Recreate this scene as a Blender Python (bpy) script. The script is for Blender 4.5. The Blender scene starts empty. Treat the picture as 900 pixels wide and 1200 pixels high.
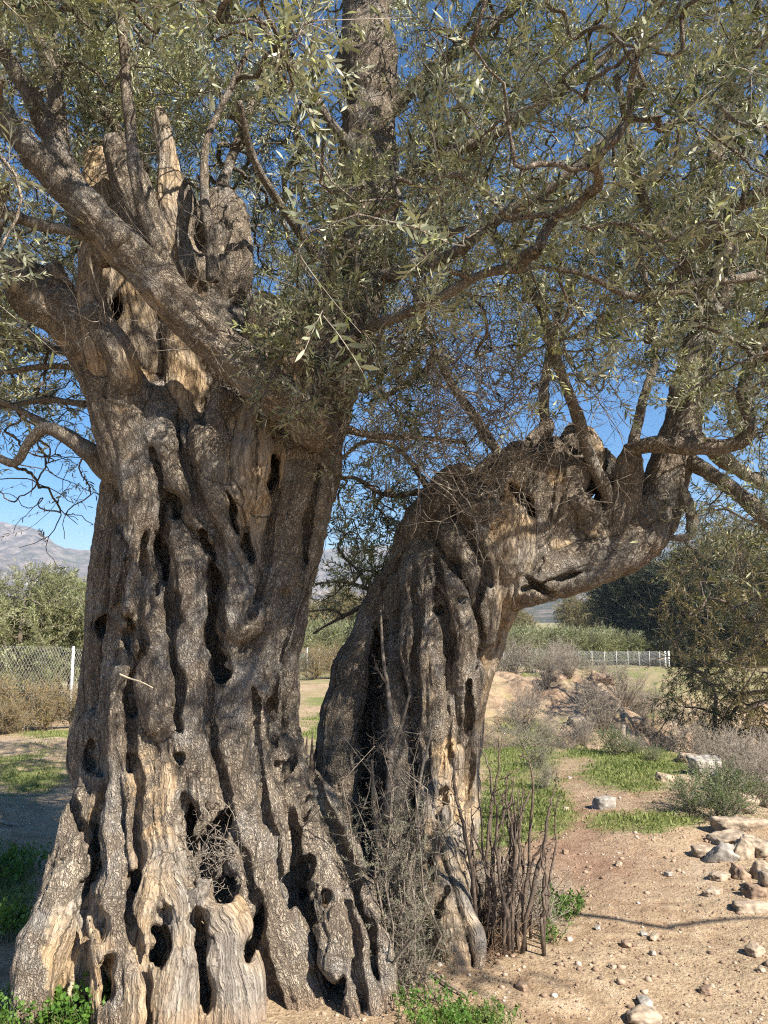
import bpy, math, time
import numpy as np
from mathutils import Vector, Matrix
T0 = time.time()
C = bpy.context.scene.collection
rng = np.random.default_rng(7)
PI = math.pi
R = math.radians

# ------------------------------------------------------------------ camera, sky, sun, exposure
scn = bpy.context.scene
F = 934.0            # focal length in pixels of the 900 x 1200 frame
PITCH = R(7.6)
CAM = np.array([0.0, 0.0, 1.6])
cam = bpy.data.cameras.new('camera')
cam.sensor_fit = 'VERTICAL'; cam.sensor_height = 36.0; cam.sensor_width = 27.0
cam.lens = F / 1200.0 * 36.0
cam.clip_start = 0.05; cam.clip_end = 20000
co = bpy.data.objects.new('camera', cam); C.objects.link(co)
co.location = CAM; co.rotation_euler = (R(90) + PITCH, 0, 0)
scn.camera = co

SUN_EL = R(43)
SUN_AZ = R(47)       # from straight behind the camera towards the right
to_sun = np.array([math.sin(SUN_AZ) * math.cos(SUN_EL), -math.cos(SUN_AZ) * math.cos(SUN_EL), math.sin(SUN_EL)])
w = bpy.data.worlds.new('World'); scn.world = w; w.use_nodes = True
nt = w.node_tree; nt.nodes.clear()
sky = nt.nodes.new('ShaderNodeTexSky'); sky.sky_type = 'NISHITA'; sky.sun_disc = False
sky.sun_elevation = SUN_EL
sky.sun_rotation = math.atan2(to_sun[0], to_sun[1])
sky.air_density = 1.0; sky.dust_density = 0.1; sky.ozone_density = 4.5; sky.altitude = 900
bg = nt.nodes.new('ShaderNodeBackground'); bg.inputs[1].default_value = 0.060
wo = nt.nodes.new('ShaderNodeOutputWorld')
hs = nt.nodes.new('ShaderNodeHueSaturation'); hs.inputs['Saturation'].default_value = 1.5
nt.links.new(sky.outputs[0], hs.inputs['Color']); nt.links.new(hs.outputs[0], bg.inputs[0]); nt.links.new(bg.outputs[0], wo.inputs[0])
sl = bpy.data.lights.new('sun', 'SUN'); sl.energy = 5.0; sl.angle = R(0.53); sl.color = (1.0, 0.93, 0.82)
so = bpy.data.objects.new('sun', sl); C.objects.link(so)
so.rotation_euler = Vector(to_sun).to_track_quat('Z', 'Y').to_euler()
so.location = (6, -4, 9)
scn.view_settings.view_transform = 'Standard'; scn.view_settings.look = 'None'
scn.view_settings.exposure = 1.38; scn.view_settings.gamma = 1.0
scn.view_settings.use_curve_mapping = False
scn.cycles.use_denoising = False; scn.cycles.filter_width = 1.15; scn.cycles.sample_clamp_indirect = 4.0
scn.cycles.max_bounces = 5; scn.cycles.diffuse_bounces = 3; scn.cycles.glossy_bounces = 2
scn.cycles.transmission_bounces = 3; scn.cycles.transparent_max_bounces = 4; scn.cycles.volume_bounces = 0
scn.cycles.use_adaptive_sampling = True; scn.cycles.adaptive_threshold = 0.012

# ------------------------------------------------------------------ helpers
def ray(px, py):
    """direction through a pixel of the 900x1200 photograph, scaled to one metre forward (y=1)"""
    a = (px - 450.0) / F; b = (600.0 - py) / F
    y = math.cos(PITCH) - b * math.sin(PITCH)
    z = math.sin(PITCH) + b * math.cos(PITCH)
    return np.array([a / y, 1.0, z / y])
def P(px, py, Y): return CAM + ray(px, py) * Y
def proj(p):
    """world points (n,3) -> photo pixels"""
    q = np.asarray(p, float) - CAM
    f = q[..., 1] * math.cos(PITCH) + q[..., 2] * math.sin(PITCH)
    u = -q[..., 1] * math.sin(PITCH) + q[..., 2] * math.cos(PITCH)
    f = np.where(np.abs(f) < 1e-3, 1e-3, f)
    return 450 + q[..., 0] / f * F, 600 - u / f * F, f
def mpp(Y, py=600):   # metres per photo pixel at forward distance Y
    b = (600.0 - py) / F
    return Y / (math.cos(PITCH) - b * math.sin(PITCH)) / F

def _h(ix, iy, iz, seed):
    h = (ix.astype(np.uint32) * np.uint32(374761393) + iy.astype(np.uint32) * np.uint32(668265263)
         + iz.astype(np.uint32) * np.uint32(2246822519) + np.uint32((seed * 3266489917) & 0xffffffff))
    h = (h ^ (h >> np.uint32(13))) * np.uint32(1274126177)
    h = h ^ (h >> np.uint32(16))
    return (h & np.uint32(0xffff)).astype(np.float32) / 32767.5 - 1.0
def vnoise(p, seed=0):
    """value noise -1..1 at points (n,3)"""
    p = np.asarray(p, np.float32)
    fl = np.floor(p); f = p - fl; f = f * f * (3 - 2 * f)
    i = fl.astype(np.int64)
    out = 0
    for dx in (0, 1):
        wx = f[:, 0] if dx else 1 - f[:, 0]
        for dy in (0, 1):
            wy = f[:, 1] if dy else 1 - f[:, 1]
            for dz in (0, 1):
                wz = f[:, 2] if dz else 1 - f[:, 2]
                out = out + wx * wy * wz * _h(i[:, 0] + dx, i[:, 1] + dy, i[:, 2] + dz, seed)
    return out
def fbm(p, seed=0, octs=4, gain=0.5):
    p = np.asarray(p, np.float32); a = 1.0; s = 0
    for o in range(octs):
        s = s + a * vnoise(p * (2 ** o), seed + o * 17); a *= gain
    return s
def sstep(x, a, b):
    t = np.clip((x - a) / (b - a), 0, 1); return t * t * (3 - 2 * t)

def tag(o, label=None, cat=None, group=None, kind=None):
    if label: o['label'] = label
    if cat: o['category'] = cat
    if group: o['group'] = group
    if kind: o['kind'] = kind
    return o
def empty(name, loc, label=None, cat=None, group=None):
    o = bpy.data.objects.new(name, None); C.objects.link(o)
    o.location = [float(v) for v in loc]; o.empty_display_size = 0.1
    return tag(o, label, cat, group)
def mesh_obj(name, V, faces_by_n, mats, parent=None, smooth=False, matidx=None, attrs=None):
    """V (n,3) world coordinates; faces_by_n list of int arrays (m,k)"""
    V = np.asarray(V, np.float32)
    off = np.zeros(3)
    if parent is not None: off = np.array(parent.matrix_basis.translation if parent.parent is None else parent.parent.matrix_basis.translation)
    me = bpy.data.meshes.new(name)
    faces_by_n = [np.asarray(f, np.int32) for f in faces_by_n if len(f)]
    nl = sum(f.size for f in faces_by_n); nf = sum(len(f) for f in faces_by_n)
    me.vertices.add(len(V)); me.vertices.foreach_set('co', (V - off).astype(np.float32).ravel())
    me.loops.add(nl); me.loops.foreach_set('vertex_index', np.concatenate([f.ravel() for f in faces_by_n]))
    me.polygons.add(nf)
    tot = np.concatenate([np.full(len(f), f.shape[1], np.int32) for f in faces_by_n])
    st = np.concatenate([[0], np.cumsum(tot)[:-1]]).astype(np.int32)
    me.polygons.foreach_set('loop_start', st); me.polygons.foreach_set('loop_total', tot)
    if smooth: me.polygons.foreach_set('use_smooth', np.ones(nf, bool))
    for m in (mats if isinstance(mats, (list, tuple)) else [mats]): me.materials.append(m)
    if matidx is not None: me.polygons.foreach_set('material_index', np.asarray(matidx, np.int32))
    if attrs:
        for k, v in attrs.items():
            v = np.asarray(v, np.float32)
            if v.ndim == 1:
                a = me.attributes.new(k, 'FLOAT', 'POINT'); a.data.foreach_set('value', v)
            else:
                a = me.attributes.new(k, 'FLOAT_VECTOR', 'POINT'); a.data.foreach_set('vector', v.ravel())
    me.update(calc_edges=True)
    o = bpy.data.objects.new(name, me); C.objects.link(o)
    if parent is not None: o.parent = parent
    return o

class MB:
    """collects geometry for one mesh"""
    def __init__(s): s.V = []; s.F = {}; s.n = 0; s.A = []
    def add(s, V, F, tone=0.0):
        V = np.asarray(V, np.float32); F = np.asarray(F)
        s.V.append(V); s.F.setdefault(F.shape[1], []).append(F + s.n); s.n += len(V)
        s.A.append(np.full(len(V), tone, np.float32) if np.isscalar(tone) else np.asarray(tone, np.float32))
    def more(s, F):     # extra faces on the vertices added last
        F = np.asarray(F); s.F.setdefault(F.shape[1], []).append(F + s.n - len(s.V[-1]))
    def tube(s, pts, rad, sides=5, tone=0.0, rough=0.0):
        pts = np.asarray(pts, float); rad = np.broadcast_to(np.asarray(rad, float), (len(pts),))
        t = np.gradient(pts, axis=0); t /= np.linalg.norm(t, axis=1, keepdims=True) + 1e-9
        ref = np.array([0.31, 0.17, 0.93]) if abs(t[:, 2]).mean() < 0.8 else np.array([0.9, 0.3, 0.1])
        a = np.cross(t, ref); a /= np.linalg.norm(a, axis=1, keepdims=True) + 1e-9
        b = np.cross(t, a)
        th = np.arange(sides) * 2 * PI / sides
        rr = rad[:, None] * np.ones(sides)[None]
        ring = a[:, None] * np.cos(th)[None, :, None] + b[:, None] * np.sin(th)[None, :, None]
        V = pts[:, None] + ring * rr[..., None]
        if rough:
            q = V.reshape(-1, 3)
            d = fbm(q * [14, 14, 9], 5, 3) * 0.5 + np.abs(vnoise(q * [38, 38, 16], 9))*.35
            V = V + ring * (rr * rough * d.reshape(rr.shape))[..., None]
        m, k = len(pts), sides
        i = np.arange(m - 1)[:, None] * k; j = np.arange(k)[None]; j2 = (j + 1) % k
        Q = np.stack([i + j, i + j2, i + k + j2, i + k + j], -1).reshape(-1, 4)
        s.add(V.reshape(-1, 3), Q, tone)
        if k <= 4 or True:
            s.more(np.array([[0] + list(range(k - 1, 0, -1))])); s.more(np.array([list(range((m - 1) * k, m * k))]))
    def box(s, c, h, rot=0.0, tone=0.0):
        c = np.asarray(c, float); v = np.array([[x, y, z] for x in (-1, 1) for y in (-1, 1) for z in (-1, 1)], float) * h
        ca, sa = math.cos(rot), math.sin(rot)
        v = np.stack([v[:, 0] * ca - v[:, 1] * sa, v[:, 0] * sa + v[:, 1] * ca, v[:, 2]], 1) + c
        s.add(v, [[0, 1, 3, 2], [4, 6, 7, 5], [0, 4, 5, 1], [2, 3, 7, 6], [0, 2, 6, 4], [1, 5, 7, 3]], tone)
    def build(s, name, mats, parent=None, smooth=False):
        V = np.concatenate(s.V)
        return mesh_obj(name, V, [np.concatenate(f) for f in s.F.values()], mats, parent, smooth, attrs={'tone': np.concatenate(s.A)})

def spline(pts, n=6):
    """Catmull-Rom through rows of any width"""
    p = np.asarray(pts, float)
    if len(p) < 3:
        t = np.linspace(0, 1, n * max(1, len(p) - 1) + 1)[:, None]; return p[0] * (1 - t) + p[-1] * t
    q = np.vstack([2 * p[0] - p[1], p, 2 * p[-1] - p[-2]]); out = []
    for i in range(1, len(q) - 2):
        t = np.linspace(0, 1, n, endpoint=False)[:, None]
        a, b, c, d = q[i - 1], q[i], q[i + 1], q[i + 2]
        out.append(0.5 * ((2 * b) + (-a + c) * t + (2 * a - 5 * b + 4 * c - d) * t ** 2 + (-a + 3 * b - 3 * c + d) * t ** 3))
    return np.vstack(out + [p[-1:]])

# ------------------------------------------------------------------ materials
def mat(name):
    m = bpy.data.materials.new(name); m.use_nodes = True; t = m.node_tree; t.nodes.clear()
    o = t.nodes.new('ShaderNodeOutputMaterial'); b = t.nodes.new('ShaderNodeBsdfPrincipled')
    t.links.new(b.outputs[0], o.inputs[0]); b.inputs['Roughness'].default_value = 0.8
    return m, t, b, o
def N(t, kind, **kw):
    n = t.nodes.new(kind)
    for k, v in kw.items():
        if k.startswith('i_'): n.inputs[k[2:].replace('_', ' ')].default_value = v
        else: setattr(n, k, v)
    return n
def ramp(t, fac, stops, interp='LINEAR'):
    r = t.nodes.new('ShaderNodeValToRGB'); r.color_ramp.interpolation = interp
    e = r.color_ramp.elements
    while len(e) < len(stops): e.new(0.5)
    for i, (p, c) in enumerate(stops):
        e[i].position = p; e[i].color = (*c, 1) if len(c) == 3 else c
    t.links.new(fac, r.inputs[0]); return r.outputs[0]
def mix(t, fac, a, b, mode='MIX'):
    m = t.nodes.new('ShaderNodeMix'); m.data_type = 'RGBA'; m.blend_type = mode
    for s, v in ((0, fac), (6, a), (7, b)):
        if isinstance(v, (int, float)): m.inputs[s].default_value = v
        elif isinstance(v, tuple): m.inputs[s].default_value = (*v, 1)
        else: t.links.new(v, m.inputs[s])
    return m.outputs[2]
def math_n(t, op, a, b=None, clamp=False):
    m = t.nodes.new('ShaderNodeMath'); m.operation = op; m.use_clamp = clamp
    for i, v in enumerate((a, b)):
        if v is None: continue
        if isinstance(v, (int, float)): m.inputs[i].default_value = v
        else: t.links.new(v, m.inputs[i])
    return m.outputs[0]
def noise_n(t, vec, scale, detail=4, rough=0.55, dist=0.0):
    n = N(t, 'ShaderNodeTexNoise'); n.inputs['Scale'].default_value = scale; n.inputs['Detail'].default_value = detail
    n.inputs['Roughness'].default_value = rough; n.inputs['Distortion'].default_value = dist
    if vec is not None: t.links.new(vec, n.inputs['Vector'])
    return n.outputs[0]
def scale_v(t, vec, s):
    m = t.nodes.new('ShaderNodeVectorMath'); m.operation = 'MULTIPLY'; m.inputs[1].default_value = s
    t.links.new(vec, m.inputs[0]); return m.outputs[0]
def attr(t, name):
    a = t.nodes.new('ShaderNodeAttribute'); a.attribute_name = name; return a

def make_bark(name, flow=True):
    """rough plated olive bark; 'bare' attribute = barkless weathered wood with long fibres"""
    m, t, b, o = mat(name)
    L = t.links.new
    tc = t.nodes.new('ShaderNodeTexCoord')
    obj = tc.outputs['Object']
    fl = attr(t, 'flow').outputs['Vector'] if flow else scale_v(t, obj, (1, 1, 0.45))
    # wobble
    nz = N(t, 'ShaderNodeTexNoise'); nz.inputs['Scale'].default_value = 9; nz.inputs['Detail'].default_value = 3; L(obj, nz.inputs['Vector'])
    wv = t.nodes.new('ShaderNodeVectorMath'); wv.operation = 'MULTIPLY_ADD'
    L(nz.outputs['Color'], wv.inputs[0]); wv.inputs[1].default_value = (.05, .05, .03); L(fl, wv.inputs[2])
    v = wv.outputs[0]
    nz2 = N(t, 'ShaderNodeTexNoise'); nz2.inputs['Scale'].default_value = 60; nz2.inputs['Detail'].default_value = 3; L(obj, nz2.inputs['Vector'])
    wv2 = t.nodes.new('ShaderNodeVectorMath'); wv2.operation = 'MULTIPLY_ADD'
    L(nz2.outputs['Color'], wv2.inputs[0]); wv2.inputs[1].default_value = (.022, .022, .016); L(scale_v(t, v, (1, 1, .62)), wv2.inputs[2])
    vor = N(t, 'ShaderNodeTexVoronoi', feature='DISTANCE_TO_EDGE'); vor.inputs['Scale'].default_value = 34; L(wv2.outputs[0], vor.inputs['Vector'])
    vorb = N(t, 'ShaderNodeTexVoronoi', feature='DISTANCE_TO_EDGE'); vorb.inputs['Scale'].default_value = 105; L(wv2.outputs[0], vorb.inputs['Vector'])
    c1 = ramp(t, vor.outputs['Distance'], [(0.0, (0, 0, 0)), (0.10, (.6, .6, .6)), (0.35, (1, 1, 1))])
    c2 = ramp(t, vorb.outputs['Distance'], [(0.0, (.35, .35, .35)), (0.14, (.9, .9, .9)), (0.4, (1, 1, 1))])
    cm = noise_n(t, obj, 7, 3)
    c1 = mix(t, ramp(t, cm, [(.38, (.15, .15, .15)), (.6, (1, 1, 1))]), (1., 1., 1.), c1)
    crack = mix(t, 1.0, c1, c2, 'MULTIPLY')
    fine = noise_n(t, obj, 55, 6, 0.7)
    fib = noise_n(t, scale_v(t, v, (1, 1, .16)), 95, 4, 0.6, 0.4)      # long fibres
    fib2 = noise_n(t, scale_v(t, v, (1, 1, .10)), 30, 3, 0.6, 0.6)
    big = noise_n(t, obj, 3.1, 4, 0.6)
    mid = noise_n(t, obj, 14, 5, 0.65)
    barkc = mix(t, crack, (.085, .066, .050), ramp(t, mid, [(.3, (.135, .110, .084)), (.5, (.215, .180, .142)), (.68, (.33, .285, .225)), (.8, (.43, .385, .32))]))
    barkc = mix(t, 0.6, barkc, ramp(t, big, [(.3, (.55, .50, .46)), (.5, (.85, .82, .80)), (.7, (1, 1, 1))]), 'MULTIPLY')
    barkc = mix(t, 0.34, barkc, ramp(t, fine, [(.3, (.5, .47, .45)), (.6, (1, 1, 1))]), 'MULTIPLY')
    barkc = mix(t, 0.45, barkc, ramp(t, fib2, [(.35, (.55, .52, .5)), (.55, (1, 1, 1))]), 'MULTIPLY')
    barkc = mix(t, 1.0, barkc, (2.1, 2.12, 2.08), 'MULTIPLY')
    barkc = mix(t, ramp(t, noise_n(t, obj, 4.3, 5, .65), [(.5, (0, 0, 0)), (.66, (.75, .75, .75))]), barkc, ramp(t, fine, [(.3, (.17, .155, .14)), (.5, (.36, .335, .30)), (.7, (.50, .47, .42))]))
    woodc = ramp(t, fib, [(.28, (.12, .08, .048)), (.45, (.29, .21, .13)), (.6, (.44, .335, .21)), (.78, (.56, .46, .32))])
    woodc = mix(t, ramp(t, big, [(.4, (0, 0, 0)), (.62, (1, 1, 1))]), woodc, ramp(t, fib, [(.28, (.10, .09, .08)), (.5, (.25, .225, .195)), (.75, (.40, .37, .33))]))
    woodc = mix(t, 0.5, woodc, ramp(t, fib2, [(.35, (.45, .40, .35)), (.55, (1, 1, 1))]), 'MULTIPLY')
    woodc = mix(t, 1.0, woodc, (1.22, 1.18, 1.12), 'MULTIPLY')
    bare = attr(t, 'bare').outputs['Fac']
    bm = math_n(t, 'ADD', bare, math_n(t, 'MULTIPLY', math_n(t, 'SUBTRACT', mid, 0.5), 0.9))
    bm = ramp(t, bm, [(.38, (0, 0, 0)), (.52, (1, 1, 1))])
    col = mix(t, bm, barkc, woodc)
    dust = attr(t, 'soil').outputs['Fac']
    col = mix(t, dust, col, (.30, .205, .13))
    L(col, b.inputs['Base Color'])
    b.inputs['Roughness'].default_value = 0.86; b.inputs['Specular IOR Level'].default_value = 0.25
    hb = math_n(t, 'ADD', math_n(t, 'MULTIPLY', crack, 1.5), math_n(t, 'MULTIPLY', fine, 0.55))
    hb = math_n(t, 'ADD', hb, math_n(t, 'MULTIPLY', mid, 1.4))
    hb = math_n(t, 'ADD', hb, math_n(t, 'MULTIPLY', fib2, 1.6))
    hw = math_n(t, 'ADD', math_n(t, 'MULTIPLY', fib, 2.0), math_n(t, 'MULTIPLY', fib2, 2.2))
    hm = t.nodes.new('ShaderNodeMix'); hm.data_type = 'FLOAT'; L(bm, hm.inputs[0]); L(hb, hm.inputs[2]); L(hw, hm.inputs[3])
    bp = t.nodes.new('ShaderNodeBump'); bp.inputs['Strength'].default_value = 1.0; bp.inputs['Distance'].default_value = 0.013
    L(hm.outputs[0], bp.inputs['Height']); L(bp.outputs[0], b.inputs['Normal'])
    return m
BARK = make_bark('olive_bark')
BARK2 = make_bark('branch_bark', flow=False)

def make_twig(name, stops):
    m, t, b, o = mat(name)
    tc = t.nodes.new('ShaderNodeTexCoord')
    n = noise_n(t, tc.outputs['Object'], 40, 4)
    t.links.new(ramp(t, n, stops), b.inputs['Base Color'])
    b.inputs['Roughness'].default_value = 0.75
    return m
TWIG = make_twig('twig_bark', [(.3, (.11, .085, .06)), (.5, (.25, .21, .16)), (.7, (.42, .37, .30))])
DEADTWIG = make_twig('dead_twig_bark', [(.3, (.13, .10, .075)), (.5, (.24, .20, .155)), (.7, (.38, .33, .27))])
DARKTWIG = make_twig('dark_twig_bark', [(.3, (.05, .035, .026)), (.55, (.12, .085, .06)), (.75, (.22, .17, .125))])

def make_leaf(name, front, back, trans=0.2, rough=0.42):
    """front / back: two colours each, mixed by the per-leaf tone"""
    m, t, b, o = mat(name)
    L = t.links.new
    tone = attr(t, 'tone').outputs['Fac']
    fr = mix(t, tone, front[0], front[1]); bk = mix(t, tone, back[0], back[1])
    geo = t.nodes.new('ShaderNodeNewGeometry')
    c = mix(t, geo.outputs['Backfacing'], fr, bk)
    L(c, b.inputs['Base Color']); b.inputs['Roughness'].default_value = rough
    b.inputs['Specular IOR Level'].default_value = 0.3
    tr = t.nodes.new('ShaderNodeBsdfTranslucent'); L(mix(t, 0.5, c, (.30, .36, .05)), tr.inputs[0])
    ms = t.nodes.new('ShaderNodeMixShader'); ms.inputs[0].default_value = trans
    L(b.outputs[0], ms.inputs[1]); L(tr.outputs[0], ms.inputs[2]); L(ms.outputs[0], o.inputs[0])
    return m
OLIVE_LEAF = make_leaf('olive_leaf', ((.028, .040, .020), (.42, .42, .17)), ((.22, .24, .16), (.50, .49, .33)), 0.16, 0.42)

# ------------------------------------------------------------------ terrain height
def ground_z(x, y):
    x = np.asarray(x, float); y = np.asarray(y, float)
    r = np.hypot(x, y)
    z = -0.04 * np.clip(r - 8, 0, 80)
    # edge of the ravine on the right, running away from the viewer
    xe = 2.95 + 0.16 * (y - 6.0)
    drop = sstep(x - xe, 0.0, 1.7) * sstep(y, 3.0, 6.0) * sstep(y, 60, 22)
    z = z - 1.5 * drop
    # shallow dip behind the near shelf, and the eroded bank beyond it
    front = sstep(x, 0.6, 2.2)
    dip = sstep(y, 10.6, 12.6) * sstep(y, 21.5, 15.5) * front
    z = z - 0.75 * dip
    bank = sstep(y, 15.5, 21.5) * sstep(y, 60, 25) * front * sstep(x, 40, 18)
    z = z + (0.50 + 0.30 * sstep(x, 2, 9)) * bank
    p = np.stack([x.ravel(), y.ravel(), 0 * x.ravel()], 1)
    near = sstep(r, 220, 60).ravel()
    n = fbm(p * 0.35, 3, 3) * 0.07 + fbm(p * 2.1, 8, 3) * 0.022
    rough = ((bank * (1 - sstep(y, 22, 26)) + dip * .8 + drop).ravel()).clip(0, 1)
    n = n + rough * (np.abs(fbm(p * 0.9, 21, 4)) * 0.26 - .08) + rough * fbm(p * 3.2, 4, 3) * 0.09
    # low earth mound under the old stumps
    mound = 0.10 * np.exp(-(((x + 0.75) / 1.1) ** 2 + ((y - 4.2) / 1.0) ** 2)) + 0.07 * np.exp(-(((x - .55) / .7) ** 2 + ((y - 4.5) / .8) ** 2))
    return z + (n * near).reshape(x.shape) + mound * 0.6
def gz(x, y): return float(ground_z(np.array([x]), np.array([y]))[0])
def G(px, py):
    """where the ray through a photo pixel meets the ground"""
    d = ray(px, py); ys = np.concatenate([np.linspace(1.5, 30, 1400), np.linspace(30, 120, 500)])
    h = CAM[2] + d[2] * ys - ground_z(d[0] * ys, ys)
    i = int(np.argmax(h < 0)) if (h < 0).any() else len(ys) - 1
    return np.array([d[0] * ys[i], ys[i], float(ground_z(d[0] * ys[i:i + 1], ys[i:i + 1])[0])])
# ------------------------------------------------------------------ the two old trunks: a signed distance field, then surface nets
VOX = 0.0085
class Field:
    def __init__(s, lo, hi):
        s.lo = np.array(lo, float); s.n = np.ceil((np.array(hi) - s.lo) / VOX).astype(int)
        s.A = np.full(s.n, 0.4, np.float32)
        s.chains = []
    def sl(s, lo, hi):
        a = np.clip(np.floor((lo - s.lo) / VOX).astype(int), 0, s.n); b = np.clip(np.ceil((hi - s.lo) / VOX).astype(int) + 1, 0, s.n)
        return a, b
    def grid(s, a, b):
        ax = [(s.lo[i] + np.arange(a[i], b[i]) * VOX).astype(np.float32) for i in range(3)]
        return ax[0][:, None, None], ax[1][None, :, None], ax[2][None, None, :]
    def smin(s, a, b, d, k):
        v = s.A[a[0]:b[0], a[1]:b[1], a[2]:b[2]]
        h = np.maximum(k - np.abs(v - d), 0) / k
        np.minimum(v, d, out=v); v -= h * h * (k * 0.25)
    def smax(s, a, b, d, k):
        v = s.A[a[0]:b[0], a[1]:b[1], a[2]:b[2]]
        h = np.maximum(k - np.abs(v - d), 0) / k
        np.maximum(v, d, out=v); v += h * h * (k * 0.25)
    def chain(s, pts, rad, k=0.03, bare=0.0, carve=False):
        pts = np.asarray(pts, np.float32); rad = np.asarray(rad, np.float32)
        if not carve: s.chains.append((pts, rad, bare))
        for i in range(len(pts) - 1):
            p, q, r0, r1 = pts[i], pts[i + 1], rad[i], rad[i + 1]
            pad = max(r0, r1) + 0.07
            a, b = s.sl(np.minimum(p, q) - pad, np.maximum(p, q) + pad)
            if (b <= a).any(): continue
            X, Y, Z = s.grid(a, b); d = q - p; dd = float(d @ d) + 1e-9
            t = np.clip(((X - p[0]) * d[0] + (Y - p[1]) * d[1] + (Z - p[2]) * d[2]) / dd, 0, 1)
            dist = np.sqrt((X - p[0] - t * d[0]) ** 2 + (Y - p[1] - t * d[1]) ** 2 + (Z - p[2] - t * d[2]) ** 2) - (r0 + t * (r1 - r0))
            if carve: s.smax(a, b, -dist, k)
            else: s.smin(a, b, dist, k)
    def mesh(s):
        A = s.A
        A[0] = A[-1] = 0.4; A[:, 0] = A[:, -1] = 0.4; A[:, :, 0] = A[:, :, -1] = 0.4
        # keep only the cells round the surface
        ins = A < 0
        c = ins[:-1, :-1, :-1].astype(np.uint8)
        for dx in (0, 1):
            for dy in (0, 1):
                for dz in (0, 1):
                    if dx or dy or dz:
                        c += ins[dx:A.shape[0] - 1 + dx, dy:A.shape[1] - 1 + dy, dz:A.shape[2] - 1 + dz]
        act = (c > 0) & (c < 8)
        I = np.argwhere(act); idx = np.full(act.shape, -1, np.int32); idx[tuple(I.T)] = np.arange(len(I))
        acc = np.zeros((len(I), 3), np.float32); cnt = np.zeros(len(I), np.float32)
        corners = [(x, y, z) for x in (0, 1) for y in (0, 1) for z in (0, 1)]
        val = {cr: A[I[:, 0] + cr[0], I[:, 1] + cr[1], I[:, 2] + cr[2]] for cr in corners}
        for ax in range(3):
            for cr in corners:
                if cr[ax]: continue
                c2 = list(cr); c2[ax] = 1; c2 = tuple(c2)
                v0, v1 = val[cr], val[c2]; m = (v0 < 0) != (v1 < 0)
                t = np.where(m, v0 / np.where(m, v0 - v1, 1), 0)
                pt = np.tile(np.array(cr, np.float32), (len(I), 1)); pt[:, ax] = t
                acc += pt * m[:, None]; cnt += m
        V = (I + acc / cnt[:, None]) * VOX + s.lo
        Q = []
        for ax in range(3):
            o = [0, 1, 2]; o.remove(ax); u, v = o
            a0 = ins; sl0 = [slice(1, -1)] * 3; sl1 = [slice(1, -1)] * 3
            sl0[ax] = slice(0, -1); sl1[ax] = slice(1, None)
            x = a0[tuple(sl0)] != a0[tuple(sl1)]
            J = np.argwhere(x); base = J.copy()
            for q in (u, v): base[:, q] += 1
            inside0 = a0[tuple(base.T)]
            def at(du, dv):
                k = base.copy(); k[:, u] -= du; k[:, v] -= dv
                ok = (k >= 0).all(1) & (k < np.array(idx.shape)).all(1)
                r = np.full(len(k), -1, np.int32); kk = k[ok]; r[ok] = idx[tuple(kk.T)]; return r
            q4 = np.stack([at(1, 1), at(0, 1), at(0, 0), at(1, 0)], 1)
            fl = inside0 if ax != 1 else ~inside0
            q4 = np.where(fl[:, None], q4, q4[:, ::-1])
            Q.append(q4[(q4 >= 0).all(1)])
        return V, np.concatenate(Q)

def chain_flow(V, chains):
    """per-vertex coordinates that run along the nearest strand, and its bareness"""
    segs = []; ln = []
    for ci, (p, r, bare) in enumerate(chains):
        L = np.concatenate([[0], np.cumsum(np.linalg.norm(np.diff(p, axis=0), axis=1))])
        st = 2 if len(p) > 6 else 1
        for i in range(0, len(p) - 1, st):
            j = min(i + st, len(p) - 1)
            segs.append((p[i], p[j], r[i], r[j], L[i], L[j], ci, bare))
    best = np.full(len(V), 1e9, np.float32); flow = np.zeros((len(V), 3), np.float32); br = np.zeros(len(V), np.float32)
    W = V.astype(np.float32)
    for p, q, r0, r1, l0, l1, ci, bare in segs:
        d = q - p; dd = float(d @ d) + 1e-9
        m = max(r0, r1) + 0.12
        lo = np.minimum(p, q) - m; hi = np.maximum(p, q) + m
        near = np.nonzero(((W > lo) & (W < hi)).all(1))[0]
        if not len(near): continue
        w_ = W[near]; t = np.clip(((w_ - p) @ d) / dd, 0, 1); c = p + t[:, None] * d
        e = w_ - c; dist = np.linalg.norm(e, axis=1) - (r0 + t * (r1 - r0))
        ok = dist < best[near]; near = near[ok]
        best[near] = dist[ok]; e = e[ok]; t = t[ok]
        flow[near, 0] = e[:, 0] + ci * 1.7; flow[near, 1] = e[:, 1] * 1.0; flow[near, 2] = (l0 + t * (l1 - l0)) * 0.42 + 0.35 * (e[:, 2] if abs(d[2]) < 0.5 * math.sqrt(dd) else 0)
        br[near] = bare
    far = best > 0.12
    flow[far, 0] = W[far, 0]; flow[far, 1] = W[far, 1]; flow[far, 2] = W[far, 2] * 0.42
    return flow, br

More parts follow.
